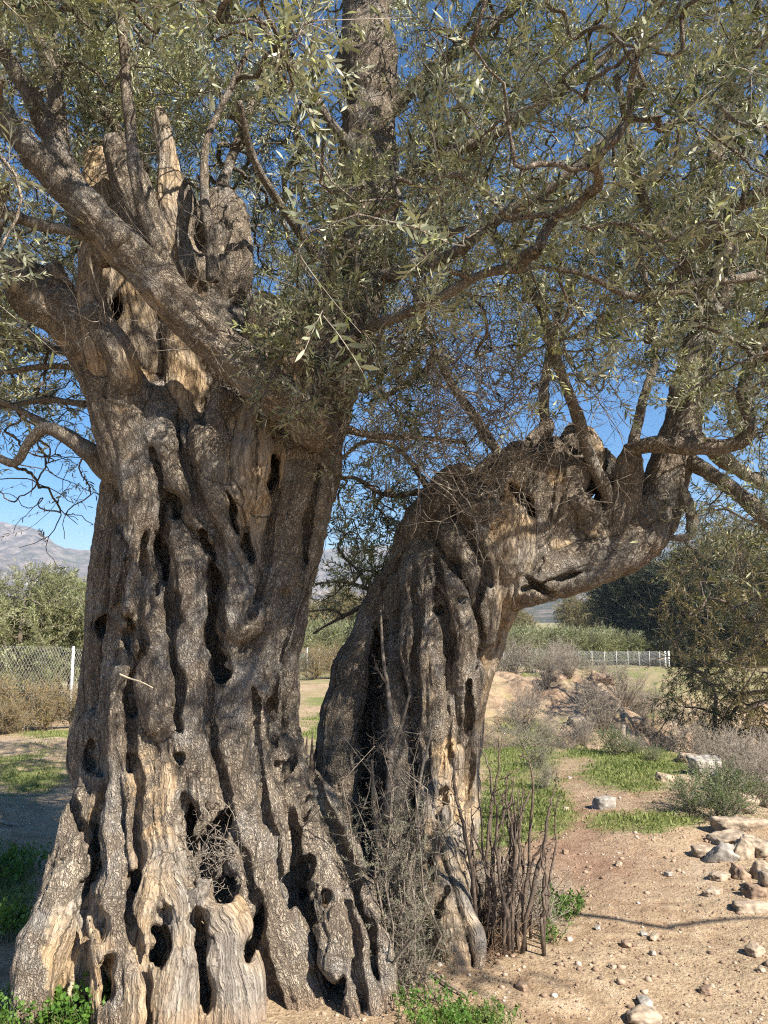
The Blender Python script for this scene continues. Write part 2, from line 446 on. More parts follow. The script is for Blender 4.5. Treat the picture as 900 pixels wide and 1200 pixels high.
def build_trunk(name, lo, hi, rows, strands, limbs, holes, bares, parent, seed, backribs=9, grooves=()):
    f = Field(lo, hi)
    rows = np.array(rows, float)          # py, xl, xr, Yc, ry
    zz = []; 
    for py, xl, xr, Yc, ry in rows:
        a = P(xl, py, Yc); b = P(xr, py, Yc); zz.append((a[2], (a[0] + b[0]) / 2, (b[0] - a[0]) / 2 * .88, Yc, ry * .90))
    zz = np.array(zz); zz = zz[np.argsort(zz[:, 0])]
    zz = np.vstack([[zz[0][0] - 0.6, *zz[0][1:]], zz])
    def cp(z): return [np.interp(z, zz[:, 0], zz[:, i]) for i in (1, 2, 3, 4)]
    ztop = zz[-1, 0]
    X, Y, Z = f.grid(np.zeros(3, int), f.n)
    cx, rx, cy, ry = [v.astype(np.float32)[None, None, :] for v in cp(Z.ravel())]
    # flutes round the core
    for i0 in range(0, f.n[0], 40):
        Xs = X[i0:i0 + 40]
        dx = (Xs - cx); dy = (Y - cy)
        d = (np.sqrt((dx / rx) ** 2 + (dy / ry) ** 2) - 1) * np.minimum(rx, ry)
        ang = np.arctan2(dy / ry, dx / rx)
        d = d + 0.02 * np.sin(ang * 7 + Z * 1.7 + seed) + 0.012 * np.sin(ang * 13 - Z * 2.3)
        d = np.maximum(d, Z - ztop)
        f.A[i0:i0 + 40] = np.minimum(f.A[i0:i0 + 40], d)
    def core_d(p):
        a, b_, c, e = cp(p[2])
        return (math.hypot((p[0] - a) / b_, (p[1] - c) / e) - 1) * min(b_, e)
    def hit(px, py):
        d = ray(px, py); y = 2.8
        for _ in range(140):
            if core_d(CAM + d * y) < 0.0: return y
            y += 0.02
        zc = P(px, py, zz[2][3])[2]; q = cp(zc); return float(q[2] - q[3] * 0.7 * sstep(py, 900, 1130))
    def to3(pts, Y=None, off=0.35):
        out = []; rad = []
        for q in pts:
            px, py, r = q[:3]
            if len(q) > 3: yy = q[3]
            elif Y is not None: yy = Y
            else: yy = hit(px, py)
            rm = r * mpp(yy, py)
            if len(q) <= 3 and Y is None: yy += off * rm - 0.17 * float(sstep(py, 900, 1100))
            out.append(P(px, py, yy)); rad.append(rm)
        return np.column_stack([np.array(out), rad])
    for st in strands:
        o = dict(off=-.05, k=.014, bare=0.0, Y=None); o.update(st[1] if len(st) > 1 else {})
        q = spline(to3(st[0], o['Y'], o['off']), 5)
        q[:, :3] += fbm(q[:, :3] * 3.5, seed, 2)[:, None] * 0.014
        q[:, 3] *= 0.93 * (1 + 0.16 * vnoise(q[:, :3] * 7, seed + 4))
        f.chain(q[:, :3], q[:, 3], o['k'], o['bare'])
    # strands round the unseen back, so that it holds from the side as well
    zs = np.linspace(zz[1, 0] - .1, ztop - 0.05, 14)
    for i in range(backribs):
        a0 = PI * (0.04 + 0.92 * (i + .5) / backribs); pts = []
        for z in zs:
            c0, c1, c2, c3 = cp(z); a = a0 + 0.25 * math.sin(z * 1.6 + i * 2.1)
            pts.append((c0 + c1 * .93 * math.cos(a), c2 + c3 * .93 * math.sin(a), z, 0.055 + 0.02 * math.sin(i * 3 + z * 3) + .03 * max(0, .6 - z)))
        q = spline(pts, 3); f.chain(q[:, :3], q[:, 3], 0.03)
    for st in limbs:
        o = dict(k=.05, bare=0.0); o.update(st[1] if len(st) > 1 else {})
        q = spline(to3(st[0]), 5); f.chain(q[:, :3], q[:, 3], o['k'], o['bare'])
    # mid-size relief in the field, only near the surface
    band = np.argwhere(np.abs(f.A) < 0.05)
    pw = (band * VOX + f.lo).astype(np.float32)
    n = fbm(pw * np.array([7, 7, 3.2]), seed, 3) * 0.008 + np.abs(fbm(pw * np.array([13, 13, 3.0]), seed + 5, 2)) * 0.007
    f.A[tuple(band.T)] += n
    # openings
    def hitA(px, py):
        d = ray(px, py); ys = np.arange(2.9, 5.2, VOX * 0.8)
        k = ((CAM + ys[:, None] * d - f.lo) / VOX).round().astype(int)
        ok = ((k >= 0) & (k < f.n)).all(1); v = np.full(len(ys), 1.0); kk = k[ok]; v[ok] = f.A[tuple(kk.T)]
        i = np.nonzero(v < 0)[0]
        return ys[i[0]] if len(i) else None
    for gw, gp_ in grooves:      # long folds between the ribs
        q = spline(np.array(gp_, float), 10); q[:, 0] += 5.5 * fbm(np.column_stack([q / 42, 0 * q[:, :1]]), seed + 7, 2); ys = [hitA(a, b) for a, b in q]; ok = [i for i, v in enumerate(ys) if v is not None]
        if len(ok) < 4: continue
        yy = np.interp(np.arange(len(q)), ok, [ys[i] for i in ok]); kk = np.ones(9) / 9; yy = np.convolve(np.pad(yy, 4, 'edge'), kk, 'valid')
        for dy_, rs_ in ((0.0, 1.0), (.03, .8), (.055, .55)):
            c_ = np.array([[*P(a, b, y_ + dy_), gw * .86 * rs_ * mpp(y_, b)] for (a, b), y_ in zip(q, yy)]); e_ = np.sin(np.linspace(0, PI, len(c_))) ** .4
            c_[:, 3] *= e_ * (1 + .35 * vnoise(c_[:, :3] * 9, seed)) * (.45 + .75 * sstep(vnoise(c_[:, :3] * 3.4, seed + 15), -.45, .15)); f.chain(c_[:, :3], c_[:, 3], 0.03, carve=True)
    hits = {}; rngh = np.random.default_rng(seed)
    for hi_, h in enumerate(holes):
        px, py, hw, hh, rot, dep = h[:6]
        a_, b_ = math.sin(R(rot)), math.cos(R(rot))
        v = [hitA(px + a_ * u * hh * 1.15 + w_ * b_ * hw * 1.3, py + b_ * u * hh * 1.15 - w_ * a_ * hw * 1.3) for u in (-1, 0, 1) for w_ in (-1, 0, 1)]
        v = [q for q in v if q is not None]; hits[hi_] = float(np.median(v)) if v else hit(px, py)
    for hi_, h in enumerate(holes):
        px, py, hw, hh, rot, dep = h[:6]; hy = hits[hi_]
        y0 = h[6] if len(h) > 6 else None
        ca, sa = math.sin(R(rot)), math.cos(R(rot))
        pts = []
        m = max(3, int(hh / max(hw, 1)) + 2)
        for u in np.linspace(-1, 1, m):
            L_ = max(hh - hw, 0.1)
            x_, y_ = px + ca * u * L_, py + sa * u * L_
            yy = hy + 0.10 * (0 if hh < 30 else (hit(x_, y_) - hit(px, py)) * 8)
            rr = (0.78 if hh < 14 else 0.92) * hw * mpp(yy, y_) * (1 - 0.4 * u * u) * (1 + .25 * math.sin(u * 5 + px)); x_ += hw * .35 * math.sin(u * 4 + py)
            pts.append((x_, y_, yy, rr))
        rm_ = hw * mpp(hy, py)
        for yo in np.arange(-0.07, dep * (.5 if hh < 14 else .8), max(rm_ * 0.9, 0.012)):
            q = np.array([[*P(a, b, c + yo), r_ * (1 - 0.35 * max(yo, 0) / dep)] for a, b, c, r_ in pts])
            q[:, :3] += rngh.normal(0, .22, (len(q), 3)) * q[:, 3:4]; q[:, 3] *= rngh.uniform(.8, 1.12, len(q))
            f.chain(q[:, :3], q[:, 3], 0.016, carve=True)
    band = np.argwhere(np.abs(f.A) < 0.035)
    pw = (band * VOX + f.lo).astype(np.float32)
    f.A[tuple(band.T)] += fbm(pw * np.array([19, 19, 6]), seed + 60, 2) * 0.006
    V, Q = f.mesh()
    flow, bare = chain_flow(V, f.chains)
    # normals
    nrm = np.zeros_like(V); fn = np.cross(V[Q[:, 2]] - V[Q[:, 0]], V[Q[:, 3]] - V[Q[:, 1]])
    for i in range(4): np.add.at(nrm, Q[:, i], fn)
    nrm /= np.linalg.norm(nrm, axis=1, keepdims=True) + 1e-12
    px, py, _ = proj(V)
    for bx, by, bw, bh, amt in bares:
        g = np.exp(-(((px - bx) / bw) ** 2 + ((py - by) / bh) ** 2) * 1.2); bare = np.maximum(bare, amt * np.clip(g * 1.6, 0, 1))
    bare = np.where(V[:, 1] > V[:, 1].mean() + 0.5, 0.2 * bare, bare)
    # fine relief: plates on the bark, long fibres on bare wood
    plate = np.abs(vnoise(flow * np.array([34, 34, 30]), seed + 2)); fin = fbm(V * 24, seed + 3, 2)
    fibr = vnoise(flow * np.array([46, 46, 5.0]), seed + 8) + .6 * vnoise(flow * np.array([20, 20, 2.4]), seed + 9)
    flu = fbm(flow * np.array([13, 13, 2.6]), seed + 31, 2)
    gr1 = np.clip(1 - np.abs(vnoise(flow * np.array([15, 15, 2.3]) + 0.35 * flu[:, None], seed + 70)) * 5, 0, 1)
    gr2 = np.clip(1 - np.abs(vnoise(flow * np.array([31, 31, 4.5]) + 0.3 * flu[:, None], seed + 71)) * 4, 0, 1)
    brk = sstep(vnoise(V * 4, seed + 72), -.5, .4)
    V = V + nrm * (flu * 0.007 - gr1 * brk * .014 - gr2 * .007)[:, None]
    V = V + nrm * ((1 - np.clip(bare, 0, 1)) * (plate * 0.008 + fin * 0.0045) + np.clip(bare, 0, 1) * fibr * 0.008)[:, None]
    g = ground_z(V[:, 0], V[:, 1]); soil = np.clip(1 - (V[:, 2] - g) / 0.10, 0, 1) * 0.7
    o = mesh_obj(name, V, [Q], BARK, parent, smooth=True, attrs={'flow': flow, 'bare': bare, 'soil': soil})
    print(name, len(V), round(time.time() - T0, 1))
    return o

oliveL = empty('olive_tree', (-0.85, 4.1, gz(-.85, 4.1)), 'massive old olive tree with a thick upright hollow gnarled trunk and spreading roots', 'tree', 'ancient olive trees')
oliveR = empty('olive_tree', (0.35, 4.7, gz(.35, 4.7)), 'leaning old olive tree with an arched trunk beside the dirt path', 'tree', 'ancient olive trees')

rowsL = [(1230, 95, 425, 3.96, .66), (1160, 88, 415, 3.96, .64), (1080, 92, 385, 3.99, .60), (1000, 110, 365, 4.02, .55), (920, 114, 332, 4.06, .50), (840, 112, 322, 4.10, .44),
         (760, 122, 328, 4.10, .42), (680, 128, 345, 4.10, .42), (600, 138, 362, 4.10, .42), (540, 148, 378, 4.10, .40), (480, 165, 385, 4.15, .34), (430, 180, 370, 4.2, .25)]
strandsL = [
 ([(112,850,20,4.0),(112,905,22,3.93),(104,955,26,3.86),(94,1005,28,3.74),(82,1060,30,3.62),(70,1115,30,3.52),(60,1170,30,3.45)], dict(k=.03)),
 ([(128,900,16,3.86),(124,960,20,3.80),(112,1020,24,3.70),(100,1080,26,3.60),(92,1140,26,3.52)], dict(k=.03, bare=.5)),
 ([(146,560,26),(138,600,24),(130,660,22),(122,720,20),(118,770,20),(113,820,19),(112,850,20)],),
 ([(113,830,18),(104,868,25),(106,905,26),(108,945,18),(98,985,24),(84,1030,28),(66,1080,30),(52,1130,28),(48,1200,34)],),
 ([(120,720,13),(108,765,12),(103,810,13),(98,850,16),(95,890,16),(98,930,13)],),
 ([(150,600,16),(148,680,16),(150,750,16),(142,800,18),(140,840,21),(140,880,24),(138,920,19),(134,970,22),(138,1020,24),(134,1060,25),(140,1090,34),(146,1130,34),(148,1170,35),(152,1230,38)], dict(off=.15)),
 ([(134,940,14),(118,1000,16),(106,1060,22),(92,1110,28),(85,1150,30),(82,1190,26)], dict(bare=.85, off=.2)),
 ([(70,1120,16),(62,1160,22),(60,1190,20)], dict(bare=.8)),
 ([(110,1120,14),(108,1160,22),(106,1185,20)], dict(bare=.85, off=.1)),
 # centre-left columns
 ([(140,430,22,3.95),(150,480,30,3.85),(165,520,32),(178,570,32),(172,620,24),(168,670,24),(172,720,26),(180,760,28),(188,800,30),(196,840,26)],),
 ([(185,600,20),(205,628,20),(222,665,24),(225,710,25),(224,760,28),(226,810,32),(222,860,32),(232,900,26),(236,930,14)], dict(off=.2)),
 ([(150,800,18),(165,850,30),(170,900,30),(175,950,30),(180,1000,30),(182,1040,26)], dict(off=.55)),
 ([(205,850,16),(200,920,26),(205,980,24),(212,1030,26),(222,1065,26)], dict(off=.5, bare=.35)),
 ([(178,975,8),(182,1005,15),(184,1035,20),(171,1075,16),(164,1110,16),(172,1150,24),(182,1230,30)], dict(bare=.7, off=.1, k=.03)),
 ([(206,985,8),(202,1010,15),(202,1035,20),(213,1070,20),(216,1110,19),(210,1150,26),(208,1230,32)], dict(bare=.7, off=.1)),
 ([(186,1150,16),(195,1175,22),(196,1230,26)], dict(bare=.7, off=.1)),
 # the crossing pair of cords
 ([(182,470,26),(196,520,26),(212,565,22),(228,595,20),(246,630,17),(262,655,17),(276,680,22),(285,720,34)], dict(off=-.05)),
 ([(236,560,18),(252,590,18),(268,625,17),(282,655,18),(288,690,24)], dict(off=.0)),
 ([(262,470,20),(248,490,20),(243,525,24),(246,560,20)], dict(off=.1)),
 # right main column
 ([(398,430,30,4.0),(378,500,34),(358,540,40),(346,600,40),(340,650,38),(322,700,40),(305,750,42),(288,800,38),(272,850,42),(262,900,34)], dict(off=.3)),
 ([(388,520,20),(374,580,18),(360,640,18),(348,700,18),(338,760,16),(332,820,18),(334,880,22),(342,920,24)], dict(off=.6)),
 ([(325,720,22),(304,790,28),(290,850,38),(284,900,40),(296,950,42),(304,990,36),(306,1040,32),(312,1080,34),(330,1120,38),(345,1160,38),(356,1240,44)], dict(off=.15)),
 ([(250,890,24),(262,930,26),(278,970,28),(290,1010,22),(300,1050,22)], dict(off=.25)),
 ([(320,880,36),(345,930,32),(360,970,30),(378,1010,24),(392,1050,24),(404,1090,24),(415,1130,24),(428,1170,26),(440,1240,28)], dict(off=.1)),
 ([(336,960,30),(360,1005,22),(380,1045,16),(392,1085,18),(398,1120,20),(388,1150,18),(372,1190,20)], dict(off=.15)),
 ([(338,860,14),(354,900,16),(376,940,18),(400,985,20),(415,1030,20),(428,1075,20),(440,1120,20),(452,1180,22),(456,1240,24)], dict(off=.6)),
 ([(395,1120,22),(412,1150,20),(424,1190,24),(430,1240,26)], dict(off=.0)),
 # block root in the middle
 ([(214,1020,8),(228,1040,15),(248,1062,24),(268,1090,28),(272,1130,30),(276,1170,34),(280,1240,38)], dict(bare=.7, off=.0)),
 ([(258,1100,18),(252,1140,18),(252,1180,22),(252,1240,24)], dict(bare=.7, off=.0)),
 # thin cords down the smooth face
 ([(196,830,7),(190,850,7),(206,868,8),(222,890,9),(226,925,9),(232,950,8)], dict(off=-.6)),
 ([(240,930,9),(246,970,11),(250,1020,12)], dict(off=1.2)),
 # barkless tongue in the upper hollow
 ([(300,478,13),(284,520,16),(280,550,17),(288,585,14),(296,610,9),(298,640,8),(300,672,12)], dict(bare=1., off=.5)),
 ([(308,490,12),(306,530,16),(304,565,14),(297,600,9)], dict(bare=1., off=.5)),
 ([(270,500,8),(270,545,9),(278,585,8)], dict(bare=1., off=.4)),
]
limbsL = [
 # left bare snag
 ([(160,540,34,3.85),(140,470,32,3.9),(122,425,28,3.9),(98,388,27,3.85),(66,362,24,3.8),(36,345,20,3.75),(24,318,11,3.72),(22,300,5,3.7)], dict(bare=.35)),
 ([(60,350,18,3.8),(45,330,13,3.8),(30,316,7,3.8)], dict(bare=.6)),
 ([(130,440,20,3.85),(118,395,15,3.78),(108,340,13,3.78),(112,305,13,3.8),(110,290,9,3.8)], dict(bare=.7)),
 ([(150,450,12,3.75),(140,415,12,3.72),(125,390,11,3.72),(112,370,9,3.72)], dict(bare=.3)),
 ([(85,375,12,3.8),(70,335,9,3.8),(62,315,5,3.8)], dict(bare=.6)),
 # pale hollow sheet and masses behind it
 ([(185,500,46,4.12),(176,430,44,4.2),(165,370,44,4.25),(156,310,42,4.3),(140,262,34,4.35),(128,215,26,4.4),(118,185,12,4.4)], dict(bare=.8)),
 ([(212,510,20,3.9),(214,460,18,3.95),(212,410,17,4.0),(205,360,16,4.1)], dict(bare=.6)),
 ([(232,330,36,4.2),(206,270,22,4.15),(200,225,15,4.15),(197,180,11,4.15),(190,140,7,4.15),(186,125,2,4.15)], dict(bare=1., k=.02)),
 ([(236,350,34,4.3),(218,290,26,4.3),(214,240,18,4.3),(208,205,6,4.3)], dict(bare=.1,k=.02)),
 ([(182,310,22,4.1),(164,250,22,4.05),(150,205,20,4.05),(136,172,12,4.05),(126,160,4,4.05)], dict(bare=.1,k=.02)),
 ([(290,500,44,4.15),(262,430,42,4.25),(252,360,40,4.3),(254,300,36,4.3),(262,262,26,4.3),(258,235,14,4.3)],),
 ([(244,330,14,4.1),(238,270,10,4.1),(236,225,6,4.1),(230,200,2,4.1)], dict(bare=.3,k=.012)),
 ([(222,320,12,4.05),(216,280,9,4.05),(220,245,5,4.05),(224,225,2,4.05)], dict(bare=.2,k=.012)),
 ([(272,340,16,4.15),(282,300,12,4.15),(276,262,10,4.15)],),
 # wood under the leaves on the right
 ([(350,520,40,4.1),(372,450,42,4.15),(392,400,40,4.2),(410,340,36,4.25),(426,270,34,4.3),(432,200,34,4.35)],),
 ([(330,480,34,4.1),(320,420,30,4.15),(312,380,22,4.1),(308,355,12,4.05)], dict(bare=.5)),
 ([(345,450,22,4.0),(345,400,16,4.0),(350,365,10,4.0)], dict(bare=.7)),
 # big diagonal limb
 ([(372,505,26,3.85),(335,470,25,3.68),(290,434,25,3.62),(245,395,25,3.6),(205,354,24,3.58),(168,316,23,3.56),(130,276,21,3.52),(95,236,20,3.5)], dict(k=.02)),
]
holesL = [
 (205,592,9,27,18,.22),(192,655,9,34,8,.22),(250,720,9,70,2,.26),(244,640,4,24,25,.15),(206,715,6,26,5,.15),
 (272,600,5,30,10,.15),(320,555,6,28,-6,.2),(290,640,7,26,10,.2),
 (336,700,9,16,40,.12),(258,785,12,24,8,.25),(321,850,11,36,8,.12),(340,895,6,24,-25,.1),
 (120,735,9,20,8,.14),(138,770,6,14,0,.12),(152,745,8,26,0,.14),(105,885,6,24,-3,.10),(118,895,5,18,0,.08),
 (157,834,6,8,0,.10),(205,832,7,11,10,.12),(153,894,7,16,0,.12),(209,888,6,9,20,.10),
 
 (224,972,8,40,3,.30),(254,985,16,56,-18,.34),(270,1040,13,30,-20,.3),(236,1010,12,36,10,.3),
 (160,1032,8,17,4,.16),(188,1108,11,33,2,.30),(196,1072,9,12,0,.12),(237,1130,6,60,4,.22),(233,1078,9,16,0,.10),
 (300,1095,8,40,-16,.26),(346,1035,15,45,-20,.34),(370,1075,15,42,-22,.34),(398,1160,7,26,-12,.2),(365,940,6,30,-28,.14),
 (114,1075,7,34,14,.16),(125,1150,8,34,-4,.2),(92,960,5,34,20,.10),
 (135,366,6,26,-16,.3,4.1),(238,462,10,46,0,.3,4.05),(232,262,8,40,0,.2,4.1),
 (210,500,3,24,0,.1,3.85)]
baresL = [(290,560,26,60,1),(165,395,34,60,.8),(95,1120,45,70,.9),(200,1120,60,90,.72),(275,1150,45,90,.72),(185,1010,45,60,.55),(175,920,50,60,.45),(112,320,20,40,.9),(196,190,12,60,1)]
groL = [(5, [(134,600),(148,640),(142,700),(134,760),(127,820),(122,880),(117,950),(108,1010),(94,1080),(80,1140),(72,1190)]),
 (5, [(168,620),(163,680),(164,760),(158,820),(158,900),(158,980),(160,1020)]), (5, [(156,1040),(160,1090),(168,1150),(174,1230)]),
 (4.5, [(214,520),(226,560),(240,600),(256,640),(264,690),(262,740)]), (5, [(190,560),(198,640),(205,720),(204,800),(212,860)]), (5, [(322,560),(314,640),(304,700),(290,730)]),
 (5, [(364,600),(352,680),(334,740),(322,800),(318,850)]), (5.5, [(322,890),(336,950),(346,1010),(352,1060)]), (6, [(296,1040),(304,1100),(318,1160),(332,1235)]), (5, [(214,930),(220,1000),(226,1040)]),
 (5, [(378,950),(396,1010),(408,1080),(420,1140),(428,1210)]), (4.5, [(356,890),(378,940),(402,1000),(424,1070),(442,1150)]), (4, [(240,790),(246,860),(262,930),(284,1000),(290,1060)]),
 (4, [(300,800),(294,870),(306,940),(322,990),(328,1050)]), (4, [(120,960),(104,1040),(100,1110),(96,1180)]), (4, [(176,520),(190,570),(186,640),(188,700)]), (3.5, [(380,540),(368,600),(360,660)])]
build_trunk('trunk', (-2.02, 2.85, -0.25), (0.28, 4.98, 4.75), rowsL, strandsL, limbsL, holesL, baresL, oliveL, 3, grooves=groL)

rowsR = [(1060, 435, 545, 4.80, .30), (1000, 440, 540, 4.80, .30), (900, 448, 545, 4.80, .30), (820, 452, 552, 4.80, .32), (750, 462, 575, 4.80, .34), (690, 478, 600, 4.80, .34),
         (620, 510, 640, 4.80, .34), (570, 545, 680, 4.80, .30)]
strandsR = [
 # dark outer leg and the body
 ([(392,1060,30,4.75),(392,980,27,4.75),(396,910,28,4.78),(402,850,30,4.8),(416,795,30,4.85),(436,745,26,4.88),(458,700,26,4.88),(482,650,28,4.85),(505,610,30,4.8),(535,570,30,4.8)],),
 ([(468,690,22),(470,740,24),(470,800,24),(470,860,24),(468,930,24),(466,1000,26),(462,1070,28)],),
 ([(508,640,30),(500,700,34),(500,760,34),(505,820,30),(508,880,26),(510,930,24)], dict(bare=.25)),
 ([(488,632,15),(505,655,17),(522,680,18),(536,705,16),(545,740,20),(545,800,22),(540,860,20)], dict(off=-.3)),
 ([(600,610,30),(592,650,34),(588,690,30),(578,730,26),(564,770,20),(556,820,16),(552,880,15),(548,940,16),(545,1000,16),(540,1060,20)], dict(bare=.55,off=.1)),
 ([(600,690,16),(612,692,13),(604,702,12)], dict(bare=.7)),
 ([(560,600,26),(572,650,22),(570,700,20),(566,740,18)], dict(off=0.1)),
 ([(515,600,18),(530,630,18),(545,655,14),(560,690,14),(562,730,14)], dict(off=-.2)),
 ([(540,560,20),(575,600,18),(588,640,14)], dict(off=-.1)),
 ([(536,840,14),(532,900,14),(528,940,12),(532,970,10)], dict(bare=.9,off=.1)),
 ([(512,870,10),(505,910,9),(510,940,9)], dict(bare=.8,off=-.2)),
 ([(548,880,7),(545,915,8),(534,945,9)], dict(bare=.9,off=-.3)),
 # pale barkless foot reaching forward, with the cord along it
 ([(508,930,22,4.45),(508,985,22,4.30),(514,1030,24,4.14),(522,1070,26,4.0),(532,1105,20,3.88),(542,1135,15,3.78),(548,1165,12,3.72)], dict(bare=1.)),
 ([(530,975,12,4.35),(535,1030,14,4.12),(540,1080,16,3.98),(543,1120,12,3.84)], dict(bare=1.)),
 ([(495,1010,10,4.2),(505,1060,12,4.02),(520,1100,12,3.9),(530,1130,9,3.82)], dict(bare=1.)),
 ([(512,890,7,4.42),(516,960,8,4.28),(526,1000,8,4.14),(538,1040,8,4.02),(546,1070,8,3.92),(556,1095,9,3.86),(562,1120,6,3.80),(560,1150,4,3.75)],),
]
limbsR = [
 # back wall of the cavity
 ([(440,1040,24,5.05),(436,960,26,5.05),(436,880,28,5.08),(440,800,26,5.1),(456,730,24,5.1)],),
 # arch
 ([(575,640,44,4.75),(615,655,40,4.7),(650,655,34,4.65),(690,648,34,4.62),(728,634,34,4.6),(760,606,28,4.6),(780,568,23,4.6),(790,530,20,4.6),(800,490,18,4.6),(806,450,16,4.6)],),
 ([(612,690,16,4.6),(650,682,17,4.55),(690,668,16,4.5),(735,650,14,4.5),(765,625,14,4.5)],),
 ([(600,700,14,4.62),(630,690,12,4.5),(655,660,12,4.48),(700,645,10,4.45)],),
 # torn crest
 ([(560,592,32,4.8),(590,560,30,4.8),(620,545,26,4.8),(648,535,22,4.8),(676,535,17,4.8)], dict(bare=.1,k=.02)),
 ([(618,545,16,4.7),(628,520,13,4.7),(640,503,7,4.7),(646,494,2,4.7)], dict(bare=.3,k=.012)),
 ([(655,540,15,4.75),(668,515,11,4.75),(672,500,5,4.75),(680,492,1.5,4.75)], dict(bare=.2,k=.012)),
 ([(560,590,14,4.6),(572,565,10,4.6),(588,548,6,4.6),(592,538,2,4.6)], dict(bare=.8,k=.012)),
 ([(705,600,16,4.75),(716,570,11,4.75),(720,550,4,4.75)], dict(bare=.4,k=.012)),
 ([(640,580,32,4.75),(670,560,26,4.75),(695,545,20,4.75),(712,560,16,4.7)], dict(bare=.1)),
 ([(625,640,20,4.6),(628,590,18,4.55),(636,550,16,4.55),(650,530,12,4.55)], dict(bare=.2)),
 ([(652,640,12,4.55),(664,590,12,4.5),(672,560,14,4.5),(684,545,10,4.5)], dict(bare=.3)),
 ([(600,600,20,4.6),(600,560,18,4.55),(606,530,12,4.55)], dict(bare=.3)),
 ([(690,548,14,4.6),(695,525,11,4.6),(692,508,7,4.6),(684,498,2,4.6)], dict(bare=.95,k=.012)),
 ([(700,630,12,4.5),(690,600,10,4.48),(676,585,8,4.45)], dict(bare=.4)),
 ([(655,640,7,4.5),(680,652,8,4.48),(705,657,7,4.46),(712,648,2,4.45)], dict(bare=.9,k=.012)),
 ([(718,620,15,4.5),(730,590,13,4.48),(736,560,12,4.46),(740,535,11,4.45)],),
]
holesR = [(612,585,7,30,38,.25,4.6),
 (437,820,12,100,-4,.34,4.62),(436,930,10,50,0,.3,4.62),(516,715,5,7,0,.1),(536,665,8,12,-20,.16),(542,703,5,8,-25,.1),
 (521,935,9,16,8,.12),(523,755,5,40,-3,.06),(530,900,4,30,5,.08),
 
 (516,1060,3,24,-20,.10,3.95),(505,1015,3,20,10,.08,4.15),(636,690,5,30,60,.12,4.52)]
baresR = [(595,660,26,60,.9),(520,1050,50,110,1),(525,920,26,60,.8),(600,575,12,18,.7),(652,560,14,12,.6),(500,800,14,50,.5)]
groR = [(5, [(452,720),(450,800),(450,880),(450,960),(455,1030)]), (4.5, [(530,740),(526,800),(522,880),(514,960)]), (5, [(568,650),(562,720),(553,800),(548,880),(540,960)]), (4.5, [(486,660),(485,750),(486,850),(490,950)]),
 (4, [(512,650),(520,700),(522,760)]), (2.2, [(612,692),(635,684),(660,676),(690,668)]), (3.5, [(540,600),(560,640),(578,690)])]
build_trunk('trunk', (-0.45, 3.55, -0.35), (1.95, 5.3, 3.05), rowsR, strandsR, limbsR, holesR, baresR, oliveR, 11, 7, groR)
# ------------------------------------------------------------------ ground
GR = [(612,885,60,55,1),(640,935,45,42,1),(585,955,55,45,1),(740,905,80,30,1.1),(765,962,80,13,1),(690,882,40,14,.9),(855,940,22,14,.8),(655,1068,34,20,1),
      (530,1192,70,20,1),(50,1192,90,16,1),(160,1200,50,12,.8),(30,905,75,38,.9),(60,862,60,7,.9),(10,1040,50,40,1),(400,855,55,22,1),(395,822,45,10,1),(625,850,60,8,.8),
      (770,838,18,6,1),(625,790,20,5,.8),(150,870,60,16,.8),(330,1000,60,60,.6),(-120,1000,120,120,.8),(1000,900,60,40,.4),(840,975,20,6,.5)]
def green_mask(x, y):
    x = np.asarray(x, float); y = np.asarray(y, float)
    p = np.stack([x, y, ground_z(x, y)], -1); px, py, f = proj(p)
    g = np.zeros(x.shape)
    for a, b, c, d, s in GR:
        g = np.maximum(g, s * np.exp(-(((px - a) / c) ** 2 + ((py - b) / d) ** 2) ** 1.3))
    g = np.where(y > 1.5, g, 0)
    q = np.stack([x, y, 0 * x], -1).reshape(-1, 3)
    nz = (fbm(q * 1.7, 40, 3) * .28 + fbm(q * 7, 41, 2) * .16).reshape(x.shape)
    far = sstep(y, 26, 34) * 0.55
    return np.clip(np.maximum(g, far) + nz - 0.12, 0, 1)
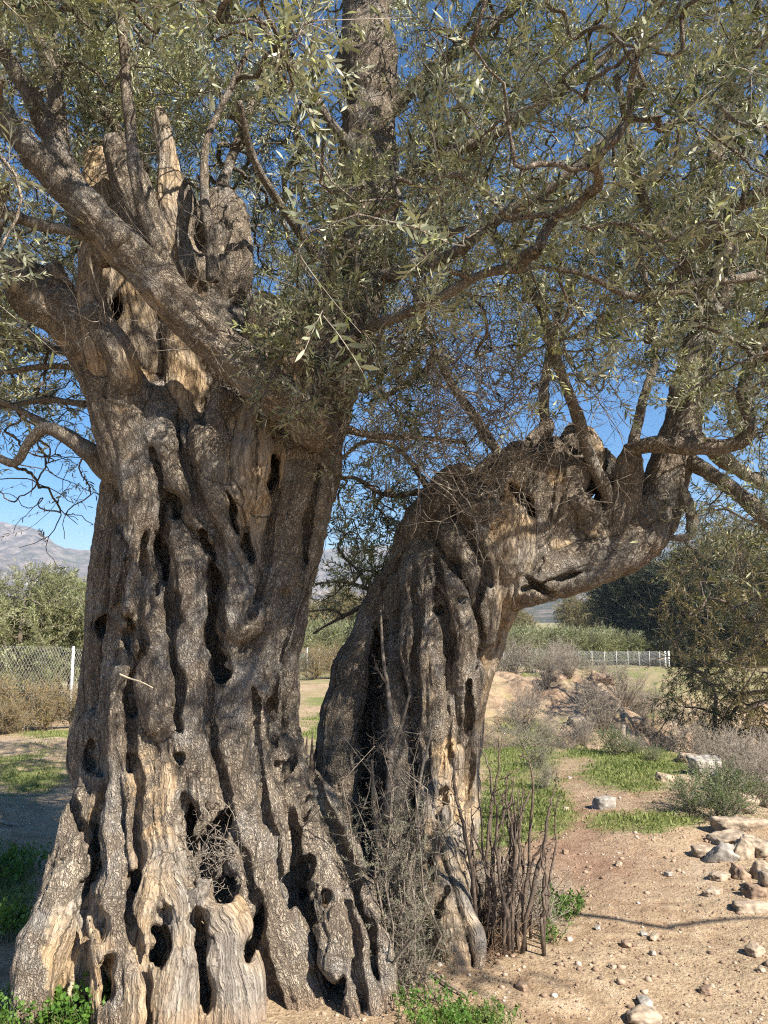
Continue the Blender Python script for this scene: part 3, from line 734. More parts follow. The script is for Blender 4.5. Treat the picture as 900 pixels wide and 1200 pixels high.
def ground_material():
    m, t, b, o = mat('earth')
    L = t.links.new
    tc = t.nodes.new('ShaderNodeTexCoord'); ob = tc.outputs['Object']
    n1 = noise_n(t, ob, 1.1, 5, .6); n2 = noise_n(t, ob, 9, 6, .65); n3 = noise_n(t, ob, 60, 5, .7)
    soil = ramp(t, n2, [(.3, (.21, .135, .08)), (.48, (.36, .255, .16)), (.62, (.46, .345, .225)), (.75, (.54, .43, .31))])
    red = attr(t, 'red').outputs['Fac']
    soil = mix(t, red, soil, ramp(t, n2, [(.3, (.20, .115, .075)), (.55, (.30, .185, .125)), (.75, (.36, .245, .18))]))
    soil = mix(t, ramp(t, n1, [(.4, (0, 0, 0)), (.6, (.6, .6, .6))]), soil, ramp(t, n3, [(.3, (.26, .18, .11)), (.6, (.50, .40, .27))]))
    vr = N(t, 'ShaderNodeTexVoronoi', feature='F1'); vr.inputs['Scale'].default_value = 26; L(ob, vr.inputs['Vector'])
    peb = ramp(t, vr.outputs['Distance'], [(.13, (1, 1, 1)), (.2, (0, 0, 0))])
    sel = ramp(t, noise_n(t, ob, 13, 2), [(.52, (0, 0, 0)), (.60, (1, 1, 1))])
    pebc = mix(t, n3, (.22, .16, .12), (.48, .40, .32))
    soil = mix(t, mix(t, 1.0, peb, sel, 'MULTIPLY'), soil, pebc)
    soil = mix(t, 0.45, soil, ramp(t, n3, [(.32, (.45, .42, .40)), (.55, (1, 1, 1))]), 'MULTIPLY')
    gr = ramp(t, n3, [(.3, (.06, .085, .022)), (.5, (.15, .19, .05)), (.7, (.27, .27, .11))])
    dry = ramp(t, n3, [(.3, (.16, .13, .06)), (.7, (.36, .31, .17))])
    gm = attr(t, 'green').outputs['Fac']; dm = attr(t, 'dry').outputs['Fac']
    c = mix(t, dm, soil, dry)
    gf = math_n(t, 'ADD', gm, math_n(t, 'MULTIPLY', math_n(t, 'SUBTRACT', n2, .5), 1.2))
    c = mix(t, ramp(t, gf, [(.35, (0, 0, 0)), (.7, (.85, .85, .85))]), c, gr)
    st = attr(t, 'stone').outputs['Fac']
    c = mix(t, st, c, ramp(t, n2, [(.3, (.30, .22, .15)), (.5, (.44, .34, .24)), (.7, (.58, .48, .37))]))
    L(c, b.inputs['Base Color']); b.inputs['Roughness'].default_value = 0.95; b.inputs['Specular IOR Level'].default_value = .1
    h = math_n(t, 'ADD', math_n(t, 'MULTIPLY', n3, .9), math_n(t, 'MULTIPLY', n2, 2.2))
    h = math_n(t, 'ADD', h, math_n(t, 'MULTIPLY', peb, .35))
    bp = t.nodes.new('ShaderNodeBump'); bp.inputs['Strength'].default_value = .9; bp.inputs['Distance'].default_value = .022
    L(h, bp.inputs['Height']); L(bp.outputs[0], b.inputs['Normal'])
    return m
EARTH = ground_material()
def polar(rs, th):
    n, k = len(rs), len(th)
    X = rs[:, None] * np.sin(th)[None]; Y = rs[:, None] * np.cos(th)[None]
    i = np.arange(n - 1)[:, None] * k + np.arange(k - 1)[None]; i = i.ravel()
    return X, Y, np.stack([i, i + 1, i + k + 1, i + k], 1)[:, ::-1]
th = np.concatenate([np.linspace(-180, -40, 60), np.linspace(-39, 39, 520), np.linspace(40, 180, 60)]) * PI / 180
rs = np.concatenate([np.linspace(0.02, 2.0, 12), np.geomspace(2.03, 40, 560), np.geomspace(41, 9000, 130)])
X, Y, Q = polar(rs, th); Z = ground_z(X, Y)
X_, Y_ = X.ravel(), Y.ravel()
px, py, f = proj(np.stack([X_, Y_, Z.ravel()], 1)); q3 = np.stack([X_, Y_, 0 * X_], 1)
red = np.exp(-((X_ - (0.22 * Y_ + .25 + .15 * np.sin(Y_ * .8))) / (.35 + .04 * Y_)) ** 2) * sstep(Y_, 4.0, 5.6) * sstep(Y_, 15, 11) * .85
stone = sstep(fbm(q3 * 1.6, 71, 3), .25, .6) * sstep(X_ - (2.5 + 0.16 * (Y_ - 6)), -.5, .5) * sstep(Y_, 3.4, 4.4) * sstep(Y_, 40, 20) * .85
stone = np.maximum(stone, .25 * sstep(fbm(q3 * 1.1, 72, 4), .35, .8) * sstep(Y_, 12, 14) * sstep(Y_, 34, 22) * sstep(X_, .5, 2.5))
stone = np.maximum(stone, .75 * np.exp(-(((px - 830) / 22) ** 2 + ((py - 1020) / 40) ** 2)) * sstep(fbm(q3 * 5, 73, 3), -.3, .4) * (Y_ > 2))
red = np.maximum(red, sstep(Y_, 12, 14) * sstep(Y_, 40, 26) * sstep(X_, .3, 2) * (.6 + .4 * vnoise(q3 * .9, 5)))
dry = sstep(fbm(q3 * 1.1, 61, 3), .0, .5) * .6 * sstep(np.hypot(X_, Y_), 7, 11) + sstep(np.hypot(X_, Y_), 26, 40) * .6
pathm = np.exp(-((Y_ - (11.4 - .1 * X_)) / .45) ** 2) * (X_ < -2)      # pale footpath along the left fence
dry = np.clip(dry, 0, 1) * (1 - pathm); gm = green_mask(X_, Y_) * (1 - pathm)
stone = np.maximum(stone, pathm * .5)
g = mesh_obj('ground', np.stack([X_, Y_, Z.ravel()], 1), [Q], EARTH, smooth=True, attrs={'green': gm, 'dry': dry, 'red': np.clip(red, 0, 1), 'stone': np.clip(stone, 0, 1)})
tag(g, 'bare pinkish earth with green patches, eroded towards the ravine', 'ground', kind='structure')

# ------------------------------------------------------------------ mountains
TAB = np.array([[-1400,640],[-700,600],[-300,600],[-100,612],[0,627],[60,640],[110,652],[200,660],[300,658],[380,650],[450,645],[540,652],[620,655],[700,650],[790,640],[900,628],[1100,620],[1500,640],[2300,650]], float)
def mountain_z(X, Y):
    r = np.hypot(X, Y); px_ = 450 + X / np.maximum(Y, 1) * F
    top = (725 - np.interp(px_, TAB[:, 0], TAB[:, 1])) / F
    q = np.stack([X, Y, 0 * X], -1).reshape(-1, 3)
    rid = (1 - np.abs(fbm(q / 420, 5, 5, .52))).reshape(X.shape)
    fine_ = fbm(q / 90, 6, 4, .55).reshape(X.shape)
    main = sstep(r, 1500, 3100) * top * 3100 * (0.86 + .14 * rid) 
    main = main + (rid - .6) * 42 * sstep(r, 1300, 2000) * sstep(r, 3600, 2700)
    foot = np.exp(-((r - 1500) / 420) ** 2) * (34 + 26 * vnoise(q / 500, 3).reshape(X.shape) + 26 * np.exp(-((px_ - 650) / 200) ** 2))
    z = -4 + np.maximum(main, 0) + foot * sstep(r, 700, 1300) + fine_ * 7 * sstep(r, 1100, 1800)
    return z - 60 * sstep(r, 3500, 4300) - 6 * sstep(r, 900, 700)
rs = np.concatenate([np.geomspace(650, 1500, 60), np.linspace(1508, 3300, 230), np.linspace(3330, 4300, 20)])
th = np.linspace(-52, 52, 620) * PI / 180
X, Y, Q = polar(rs, th); Z = mountain_z(X, Y)
m, t, b, o = mat('mountain_scrub')
tc = t.nodes.new('ShaderNodeTexCoord'); ob = tc.outputs['Object']
n1 = noise_n(t, ob, .004, 6, .62); n2 = noise_n(t, ob, .022, 8, .72)
c = ramp(t, n2, [(.38, (.055, .045, .040)), (.48, (.11, .088, .076)), (.56, (.18, .142, .122)), (.68, (.29, .24, .21))])
c = mix(t, ramp(t, n1, [(.56, (0, 0, 0)), (.68, (.6, .6, .6))]), c, ramp(t, n2, [(.35, (.03, .045, .022)), (.55, (.06, .085, .04)), (.65, (.14, .14, .08))]))
fo = attr(t, 'forest').outputs['Fac']
c = mix(t, fo, c, ramp(t, n2, [(.38, (.02, .03, .02)), (.5, (.06, .06, .04)), (.62, (.19, .14, .11))]))
t.links.new(c, b.inputs['Base Color']); b.inputs['Roughness'].default_value = 1; b.inputs['Specular IOR Level'].default_value = 0
bp = t.nodes.new('ShaderNodeBump'); bp.inputs['Strength'].default_value = .8; bp.inputs['Distance'].default_value = 8
t.links.new(n2, bp.inputs['Height']); t.links.new(bp.outputs[0], b.inputs['Normal'])
forest = sstep(450 + X.ravel() / Y.ravel() * F, 480, 620)
g = mesh_obj('mountain', np.stack([X.ravel(), Y.ravel(), Z.ravel()], 1), [Q], m, smooth=True, attrs={'forest': forest})
tag(g, 'hazy brown and purple mountain ridge on the horizon', 'mountain', kind='structure')
def on_mountain(px_, py_):
    d = ray(px_, py_); ys = np.linspace(900, 3200, 2300)
    z = mountain_z(d[0] * ys, ys); h = CAM[2] + d[2] * ys - z; i = int(np.argmax(h < 0)); return np.array([d[0] * ys[i], ys[i], z[i]])

# ------------------------------------------------------------------ air
m = bpy.data.materials.new('air'); m.use_nodes = True; t = m.node_tree; t.nodes.clear()
o = t.nodes.new('ShaderNodeOutputMaterial'); pv = t.nodes.new('ShaderNodeVolumePrincipled')
pv.inputs['Color'].default_value = (.70, .84, 1.0, 1); pv.inputs['Density'].default_value = 0.00020; pv.inputs['Anisotropy'].default_value = 0.0
t.links.new(pv.outputs[0], o.inputs['Volume'])
mb = MB(); mb.box((0, 0, 190), (9300, 9300, 260)); hz = mb.build('haze', m); tag(hz, 'thin blue haze filling the valley air', 'haze', kind='stuff')
m.cycles.homogeneous_volume = True if hasattr(m.cycles, 'homogeneous_volume') else None
# ------------------------------------------------------------------ branches, twigs and leaves of the two olives
def Pl(pts):   # (px,py,Y,r) -> resampled world polyline + radius
    a = np.array([[*P(p[0], p[1], p[2]), p[3]] for p in pts]); return spline(a, 6)
def wiggle(a, amp, seed):
    a = a.copy(); q = a[:, :3] * 2.6
    a[:, 0] += vnoise(q, seed) * amp; a[:, 1] += vnoise(q, seed + 1) * amp; a[:, 2] += vnoise(q, seed + 2) * amp
    return a
def thick(mb, a, sides=18):
    """heavy branch with uneven bark relief"""
    d = np.linalg.norm(np.diff(a[:, :3], axis=0), axis=1).sum(); n = int(max(6, d / 0.022))
    s = np.concatenate([[0], np.cumsum(np.linalg.norm(np.diff(a[:, :3], axis=0), axis=1))])
    u = np.linspace(0, s[-1], n); b = np.stack([np.interp(u, s, a[:, i]) for i in range(4)], 1)
    b[:, 3] *= 1 + 0.16 * vnoise(b[:, :3] * 5, 77) + .08 * vnoise(b[:, :3] * 14, 78)
    mb.tube(b[:, :3], b[:, 3], sides if b[:, 3].max() > .03 else 9, 0.0, rough=0.34)
def PXY(px, py, t):
    g_ = G(px, py) + to_sun / to_sun[2] * t; a, b, _ = proj(g_[None]); return (float(a[0]), float(b[0]), float(g_[1]))
LIMB = [  # tree, radius class, points
 ('L', [(150,294,3.52,.072),(95,236,3.5,.070),(52,193,3.45,.062),(8,138,3.4,.056),(-70,40,3.4,.045),(-170,-90,3.4,.04)]),
 ('L', [(130,305,3.6,.05),(105,262,3.6,.05),(82,205,3.6,.048),(48,130,3.6,.045),(5,55,3.6,.04),(-60,-60,3.6,.03)]),
 ('L', [(95,262,3.65,.03),(82,205,3.7,.034),(74,165,3.7,.036),(66,100,3.7,.038),(46,40,3.75,.03),(30,-60,3.8,.025)]),
 ('L', [(200,322,3.6,.035),(182,278,3.55,.036),(166,232,3.52,.032),(152,180,3.5,.028),(146,110,3.5,.024),(142,40,3.5,.02),(120,-60,3.5,.014)]),
 ('L', [(248,330,3.9,.030),(246,280,3.9,.028),(240,230,3.9,.024),(243,165,3.95,.018),(268,110,4.0,.014),(300,40,4.0,.012)]),
 ('L', [(165,320,3.6,.03),(150,300,3.58,.03),(120,285,3.55,.028),(75,272,3.5,.026),(30,262,3.4,.024),(-30,235,3.3,.02)]),
 ('L', [(430,240,4.36,.16),(433,150,4.4,.155),(431,60,4.45,.15),(430,-40,4.5,.14),(435,-160,4.6,.12)]),
 ('L', [(432,150,4.35,.05),(470,110,4.3,.04),(520,70,4.2,.032),(590,20,4.1,.026),(650,-60,4.0,.02)]),
 ('L', [(436,230,4.3,.05),(490,200,4.2,.038),(560,170,4.1,.032),(640,120,4.0,.026),(730,50,3.9,.02),(800,-30,3.8,.015)]),
 ('L', [(432,190,4.3,.04),(395,150,4.2,.03),(350,90,4.1,.024),(300,20,4.0,.018)]),
 ('L', [(420,340,4.1,.05),(470,320,3.8,.04),(530,300,3.5,.032),(590,250,3.3,.026),(650,215,3.2,.02),(720,150,3.1,.015)]),
 ('L', [(400,400,4.0,.035),(440,385,3.6,.028),(500,360,3.3,.022),(560,325,3.1,.018),(615,312,3.0,.015)]),
 ('L', [(372,300,4.2,.03),(330,240,4.0,.024),(300,190,3.8,.018),(280,120,3.6,.014)]),
 ('L', [(390,500,4.3,.03),(430,507,4.4,.022),(480,512,4.5,.017),(545,520,4.6,.012)]),
 ('L', [(148,560,3.95,.062),(122,545,3.95,.055),(100,525,3.9,.045),(78,508,3.9,.035),(52,500,3.9,.03),(30,520,3.9,.028),(12,545,3.9,.026),(-20,530,3.9,.02)]),
 ('L', [(70,506,3.9,.02),(40,490,4.0,.018),(0,470,4.0,.014),(-50,460,4.0,.01)]),
 ('L', [(132,500,3.9,.03),(116,450,3.95,.026),(90,432,4.0,.02),(50,430,4.0,.015),(-10,440,4.1,.01)]),
 ('L', [(100,475,4.1,.018),(50,470,4.2,.015),(0,478,4.2,.012),(-40,470,4.2,.01)]),
 ('L', [(150,420,4.3,.03),(90,420,4.5,.02),(30,400,4.7,.015),(-40,370,4.8,.012)]),
 ('L', [(170,200,4.4,.04),(120,130,4.6,.03),(60,60,4.8,.02),(0,-20,5.,.014)]),
 ('L', [(250,260,4.4,.04),(270,190,4.6,.03),(300,110,4.8,.024),(340,10,5.0,.016)]),
 ('R', [(806,460,4.6,.10),(815,420,4.6,.09),(835,360,4.6,.08),(850,290,4.6,.07),(840,210,4.6,.055),(850,120,4.6,.04),(870,20,4.6,.03)]),
 ('R', [(740,545,4.46,.05),(742,528,4.4,.045),(770,522,4.3,.045),(815,524,4.2,.042),(855,522,4.15,.04),(880,505,4.1,.036),(872,462,4.1,.034),(880,420,4.1,.03),(905,360,4.1,.025),(960,280,4.1,.02)]),
 ('R', [(725,610,4.5,.035),(712,575,4.45,.034),(690,530,4.4,.032),(668,470,4.3,.03),(650,420,4.2,.026),(634,362,4.1,.022),(600,300,4.,.017),(560,240,4.,.012)]),
 ('R', [(790,530,4.6,.05),(835,555,4.4,.045),(880,590,4.3,.042),(930,640,4.2,.036),(990,690,4.2,.03)]),
 ('R', [(800,500,4.6,.055),(850,540,4.9,.05),(900,570,5.1,.04),(980,600,5.2,.03)]),
 ('R', [(800,570,4.5,.03),(812,600,4.4,.028),(808,628,4.4,.022),(785,632,4.4,.012)]),
 ('R', [(835,370,4.5,.05),(800,300,4.2,.035),(765,250,4.0,.028),(740,180,3.9,.022),(720,90,3.8,.016)]),
 ('R', [(760,400,4.4,.026),(775,352,4.2,.028),(810,300,4.0,.03),(850,255,3.8,.032),(900,218,3.6,.034),(980,150,3.5,.03)]),
 ('R', [(900,320,3.7,.022),(850,330,3.6,.02),(800,335,3.5,.018),(740,346,3.4,.015),(690,325,3.3,.012),(640,318,3.2,.010)]),
 ('R', [(740,530,4.4,.03),(750,470,4.5,.026),(765,420,4.6,.022),(760,360,4.7,.018),(750,260,4.8,.014)]),
 ('R', [(600,560,4.9,.04),(560,500,5.1,.03),(520,430,5.3,.024),(490,350,5.4,.018),(470,270,5.5,.014)]),
 ('R', [(640,530,4.9,.04),(640,450,5.1,.03),(655,370,5.3,.026),(690,290,5.5,.02),(700,180,5.6,.015)]),
 ('R', [(545,590,4.95,.03),(500,578,5.1,.022),(450,582,5.2,.016),(415,560,5.3,.013),(388,562,5.4,.01)]),
 ('R', [(520,600,4.95,.022),(495,560,5.1,.02),(470,530,5.2,.016),(430,520,5.3,.013),(395,545,5.4,.009)]),
 ('R', [(468,700,4.95,.018),(440,690,5.0,.014),(405,680,5.1,.010),(370,682,5.1,.007)]),
 ('R', [(450,735,4.95,.018),(428,712,5.0,.015),(402,724,5.05,.011),(365,745,5.1,.007)]),
 ('R', [(905,360,4.1,.024),(990,330,3.6,.022),(1200,260,2.95,.02),tuple([*PXY(745,1083,2.9),.016]),tuple([*PXY(800,1085,2.9),.014]),tuple([*PXY(850,1080,2.9),.012]),tuple([*PXY(905,1077,2.9),.010])]),
 ('R', [(402,722,5.05,.010),(388,712,5.05,.008),(358,715,5.1,.006)]),
]
tips = {'L': [], 'R': []}
node_pos, node_r, node_tree, node_dir = [], [], [], []
limb_id = {}
branch_mbs = []
for li, (tr, pts) in enumerate(LIMB):
    a = wiggle(Pl(pts), 0.02, li)
    mb = MB(); thick(mb, a); branch_mbs.append((tr, mb))
    for k in range(1, len(a), 2):
        node_pos.append(a[k, :3]); node_r.append(a[k, 3]); node_tree.append(li); node_dir.append(a[k, :3] - a[k - 1, :3])
node_pos = np.array(node_pos); node_dir = np.array(node_dir); node_dir /= np.linalg.norm(node_dir, axis=1, keepdims=True)

def keepf(p):
    """share of leaves kept: gaps in the crown that let sun down to the trunks, and open air before the bare wood"""
    p = np.atleast_2d(p); x, y, z = p.T; k = np.ones(len(p))
    for yp, x0, x1, sd in ((3.5, -1.95, .25, 1), (4.45, .1, 1.9, 7)):
        tt = (y - yp) / to_sun[1]; hx = x - to_sun[0] * tt; hz = z - to_sun[2] * tt
        nz = fbm(np.stack([hx * 2.3, 0 * hx + sd, hz * 1.9], 1), 33, 2)
        thr = np.interp(hz, [-.5, .4, .9, 1.4, 2.2, 3.2], [-1.2, -.9, -.35, .05, .45, 1.2])
        if sd == 7: thr = thr + .30 + .15 * (hz > 1.3)
        inn = (tt > 0) & (hx > x0) & (hx < x1) & (hz > -.5) & (hz < 3.2)
        k *= np.where(inn & (nz > thr), .03, 1.0)
    px, py, f = proj(p)
    k *= np.where((px > 392) & (px < 466) & (py < 165) & (y < 4.3), .02, 1.0)
    k *= np.where((px > 10) & (px < 300) & (py > 190) & (y < 4.4), .03, 1.0)
    k *= np.where((px > 60) & (px < 300) & (py > 90) & (y < 4.2), .3, 1.0)
    return k
# attraction points fill the crown's volume
def crown_points(n):
    out = []
    while sum(map(len, out)) < n:
        p = np.stack([rng.uniform(-3.4, 4.4, 20000), rng.uniform(0.9, 7.6, 20000), rng.uniform(1.55, 5.9, 20000)], 1)
        px, py, f = proj(p)
        x, y, z = p.T
        inview = (px > -60) & (px < 960) & (py > -60)
        w_ = np.where(inview, 1.0, 0.20)
        for yp, x0, x1, z0, z1 in ((3.5, -2.0, .3, 1.35, 4.2), (4.45, .0, 1.9, 1.3, 3.6)):      # unseen boughs on the sunny side, thickened to shade the upper trunks
            tt = (y - yp) / to_sun[1]; hx = x - to_sun[0] * tt; hz = z - to_sun[2] * tt
            w_ = np.where((~inview) & (tt > 0) & (hx > x0) & (hx < x1) & (hz > z0) & (hz < z1) & (z > 2.7), np.where((hz > 2.3) & (yp < 4), .95, .3), w_)
        w_ *= np.where((y < 1.7) & (z < 3.0), 0.0, 1.0)
        # outline of the foliage in height over the picture
        low = np.interp(px, [-400, 0, 90, 130, 240, 300, 360, 420, 500, 600, 690, 780, 840, 900, 1100],
                            [480, 500, 470, 300, 300, 380, 440, 470, 450, 450, 450, 470, 520, 560, 620])
        w_ *= sstep(np.where(py > -400, low, 900) - py + fbm(p * 1.6, 91, 2) * 60, -10, 50)
        # the left trunk's crest stays clear of leaves in front
        face = (px > 15) & (px < 345) & (py > 130 + 0.0 * px) & (y < 4.35)
        w_ *= np.where(face, 0.0, 1.0)
        tr_top = (px > 15) & (px < 330) & (py > 30) & (y < 3.4); w_ *= np.where(tr_top, 0.0, 1.0)
        stem = (px > 385) & (px < 470) & (py < 190) & (y < 4.3); w_ *= np.where(stem, 0.06, 1.0)
        w_ *= np.where((px > 560) & inview, .78, 1.0)
        # clumps
        cl = fbm(p * 1.25, 55, 3)
        w_ *= sstep(cl, -0.55, 0.35) * 0.95 + 0.05
        # nothing low at the back, nothing right over the viewer, right side clear of the path's sun
        w_ *= np.where((y < 2.3) & (z < 2.9), .25, 1.0)
        w_ *= np.where(x > 0.55 + 0.80 * z, 0.0, 1.0)
        w_ *= np.where((px > 360) & (px < 600) & (py > 400) & (y < 3.6), .0, 1.0)
        w_ *= np.where((y > 5.8), .55, 1.0)
        w_ *= keepf(p)
        tt = (y - 3.55) / to_sun[1]; hx = x - to_sun[0] * tt; hz = z - to_sun[2] * tt      # where its shade falls on the near trunk
        w_ *= np.where((tt > 0) & (hx > -1.9) & (hx < .2) & (hz < 1.15) & (hz > -.5), .16, 1.0)
        tt = (y - 4.5) / to_sun[1]; hx = x - to_sun[0] * tt; hz = z - to_sun[2] * tt
        w_ *= np.where((tt > 0) & (hx > .1) & (hx < 1.2) & (hz < 1.0), .3, 1.0)
        out.append(p[rng.random(len(p)) < w_ * 0.6])
    return np.concatenate(out)[:n]
def extra(cx, cy, sx, sy, y0, y1, n):
    px = rng.normal(cx, sx, n); py = rng.normal(cy, sy, n); yy = rng.uniform(y0, y1, n)
    return np.array([P(a, b, c) for a, b, c in zip(px, py, yy)])
A = np.concatenate([crown_points(9300),
    extra(430, 610, 36, 45, 5.0, 5.6, 130), extra(430, 680, 30, 20, 5.0, 5.4, 80), extra(480, 540, 60, 50, 4.9, 5.6, 170),
    extra(60, 560, 40, 35, 3.9, 4.8, 60), extra(30, 440, 60, 70, 4.2, 5.4, 260), extra(60, 120, 80, 80, 3.9, 5.5, 250),
    extra(340, 470, 30, 22, 3.35, 3.55, 16), extra(355, 400, 40, 40, 3.3, 3.7, 55), extra(430, 420, 30, 40, 3.3, 3.7, 40),
    extra(850, 620, 50, 35, 4.0, 5.2, 60)])
def grow(A, base_pos, base_dir, wlen=0.3):
    """greedy tree: each point joins the nearest wood already grown"""
    n = len(A); nb = len(base_pos)
    D = np.full(n, 1e9); par = np.zeros(n, int)
    for s in range(0, nb, 64):
        d = np.linalg.norm(A[:, None] - base_pos[None, s:s + 64], axis=2); j = d.argmin(1); m = d[np.arange(n), j] < D
        D[m] = d[np.arange(n), j][m]; par[m] = s + j[m]
    plen = np.zeros(n); done = np.zeros(n, bool); order = []; lenA = D.copy(); cost = D.copy()
    parn = par.copy()
    for it in range(n):
        i = int(np.argmin(np.where(done, 1e9, cost)))
        done[i] = True; order.append(i)
        plen[i] = (plen[parn[i] - nb] if parn[i] >= nb else 0) + lenA[i]
        d = np.linalg.norm(A - A[i], axis=1); c = d + wlen * plen[i] * 0.25
        m = (~done) & (c < cost) & (d < 0.8)
        cost[m] = c[m]; parn[m] = nb + i; lenA[m] = d[m]
    return parn, order, plen
parn, order, plen = grow(A, node_pos, node_dir)
nb = len(node_pos); n = len(A)
keep = np.ones(n, bool)
kids = [[] for _ in range(n)]; root = np.zeros(n, int)
for i in order:
    if parn[i] >= nb:
        kids[parn[i] - nb].append(i); root[i] = root[parn[i] - nb]
    else: root[i] = node_tree[parn[i]]
load = np.zeros(n)
for i in reversed(order): load[i] = 1 + sum(load[k] for k in kids[i])
def rad_of(l): return 0.0019 * l ** 0.44
twdir = np.zeros((n, 3)); edges = []
for i in order:
    p0 = A[parn[i] - nb] if parn[i] >= nb else node_pos[parn[i]]
    d0 = twdir[parn[i] - nb] if parn[i] >= nb else node_dir[parn[i]]
    p1 = A[i]; L_ = np.linalg.norm(p1 - p0) + 1e-6
    h = d0 * L_ * 0.45
    c1 = p0 + h; c2 = p1 - (p1 - p0) * 0.3 + rng.normal(0, .06, 3) * L_ + np.array([0, 0, .05 * L_])
    t = np.linspace(0, 1, 5 if L_ > .1 else 4)[:, None]
    B = (1 - t) ** 3 * p0 + 3 * (1 - t) ** 2 * t * c1 + 3 * (1 - t) * t * t * c2 + t ** 3 * p1
    B[1:-1] += rng.normal(0, .012, (len(B) - 2, 3)) * min(1, L_ * 3)
    dd = B[-1] - B[-2]; twdir[i] = dd / (np.linalg.norm(dd) + 1e-9)
    r1 = rad_of(load[i]); r0 = min(rad_of(load[i]) * 1.25, 0.05)
    branch_mbs[root[i]][1].tube(B, np.linspace(r0, r1, len(B)), 7 if r1 > .008 else (4 if r1 > .004 else 3))
    edges.append((B, i))
for (tr, mb) in branch_mbs:
    mb.build('branch', BARK2, oliveL if tr == 'L' else oliveR, smooth=True)
print('branches', round(time.time() - T0, 1))

# ---- sprigs: a thin curved stem with opposite pairs of lance-shaped leaves
def sprig(seed, length, pairs, leaf, wide=0.17, droop=0.1, ang=42):
    r = np.random.default_rng(seed)
    m = 6; t = np.linspace(0, 1, m)
    st = np.stack([length * t, length * (r.uniform(-.12, .12) * t ** 2), -droop * length * t ** 2 + length * r.uniform(-.1, .15) * t * t], 1)
    Vs, tri, qd, tone, mi = [], [], [], [], []
    off = 0
    ang3 = np.arange(3) * 2 * PI / 3
    ring = np.stack([0 * ang3, np.cos(ang3), np.sin(ang3)], 1)
    sv = (st[:, None] + ring[None] * (0.0014 * (1 - .5 * t))[:, None, None]).reshape(-1, 3)
    Vs.append(sv)
    stemq = []
    for i in range(m - 1):
        for j in range(3): stemq.append([i * 3 + j, i * 3 + (j + 1) % 3, i * 3 + 3 + (j + 1) % 3, i * 3 + 3 + j])
    off = len(sv); toneV = [np.full(off, .5)]
    lt, lq = [], []
    for k in range(pairs + 1):
        u = 0.12 + 0.88 * k / pairs
        base = np.array([np.interp(u, t, st[:, i]) for i in range(3)])
        roll = (k % 2) * PI / 2 + r.uniform(-.4, .4)
        for s in ((-1, 1) if k < pairs else (0,)):
            if r.random() < .10 and k < pairs: continue
            L = leaf * r.uniform(.65, 1.15) * (0.75 if k == 0 else 1); W = L * wide * r.uniform(.8, 1.2)
            a = R(ang + r.uniform(-16, 18)) if s else 0.0
            fw = np.array([math.cos(a), s * math.sin(a) * math.cos(roll), s * math.sin(a) * math.sin(roll)])
            if s == 0: fw = np.array([1, r.uniform(-.3, .3), r.uniform(-.3, .3)]); fw /= np.linalg.norm(fw)
            up = np.array([r.uniform(-.5, .5), r.uniform(-.5, .5), 1.0]); sd = np.cross(up, fw); sd /= np.linalg.norm(sd); up = np.cross(fw, sd)
            bend = r.uniform(-.12, .22) * L
            pts = []
            for (f_, wd) in ((0, 0), (.28, .46), (.62, .5), (1, 0)):
                c = base + fw * (L * f_) - up * (bend * f_ * f_)
                if wd == 0: pts.append(c)
                else: pts += [c - sd * W * wd + up * W * .12, c + sd * W * wd + up * W * .12]
            Vs.append(np.array(pts)); o_ = off; off += 6
            lt += [[o_, o_ + 1, o_ + 2], [o_ + 3, o_ + 5, o_ + 4]]; lq += [[o_ + 1, o_ + 3, o_ + 4, o_ + 2]]
            toneV.append(np.full(6, np.clip(r.normal(.4, .28), 0, 1)))
    return dict(V=np.concatenate(Vs), T=np.array(lt), Q=np.array(lq), S=np.array(stemq), tone=np.concatenate(toneV))
def rots(D, rg):
    """rotation matrices whose x axis is D, with random roll"""
    D = D / (np.linalg.norm(D, axis=1, keepdims=True) + 1e-9)
    h = rg.normal(0, 1, D.shape); h[:, 2] += 1.2
    y = np.cross(h, D); y /= np.linalg.norm(y, axis=1, keepdims=True) + 1e-9
    z = np.cross(D, y); return np.stack([D, y, z], 2)
def place(temps, pos, D, scale, rg, name, leafmat, stemmat, parent, toneshift=None):
    """many copies of the sprig templates joined into ONE foliage mesh"""
    which = rg.integers(0, len(temps), len(pos)); M = rots(D, rg)
    Vs, Ts, Qs, Ss, To = [], [], [], [], []; off = 0
    for k, tp in enumerate(temps):
        ix = np.nonzero(which == k)[0]
        if not len(ix): continue
        W = np.einsum('nij,vj->nvi', M[ix], tp['V']) * scale[ix, None, None] + pos[ix, None]
        nv = len(tp['V']); o = off + np.arange(len(ix)) * nv
        Vs.append(W.reshape(-1, 3)); Ts.append((tp['T'][None] + o[:, None, None]).reshape(-1, 3))
        Qs.append((tp['Q'][None] + o[:, None, None]).reshape(-1, 4)); Ss.append((tp['S'][None] + o[:, None, None]).reshape(-1, 4))
        ts = tp['tone'][None] + (toneshift[ix, None] if toneshift is not None else np.zeros((len(ix), 1)))
        To.append(np.clip(ts, 0, 1).ravel()); off += nv * len(ix)
    T, Q, S = np.concatenate(Ts), np.concatenate(Qs), np.concatenate(Ss)
    mi = np.concatenate([np.zeros(len(T)), np.zeros(len(Q)), np.ones(len(S))]).astype(np.int32)
    return mesh_obj(name, np.concatenate(Vs), [T, np.concatenate([Q, S])], [leafmat, stemmat], parent, False, mi, {'tone': np.concatenate(To)})
OLIVE = [sprig(100 + i, L, p, .042, .20) for i, (L, p) in enumerate([(.18, 10), (.15, 9), (.12, 8), (.22, 11), (.09, 6), (.17, 7), (.20, 8), (.13, 6), (.26, 4), (.22, 3)])]
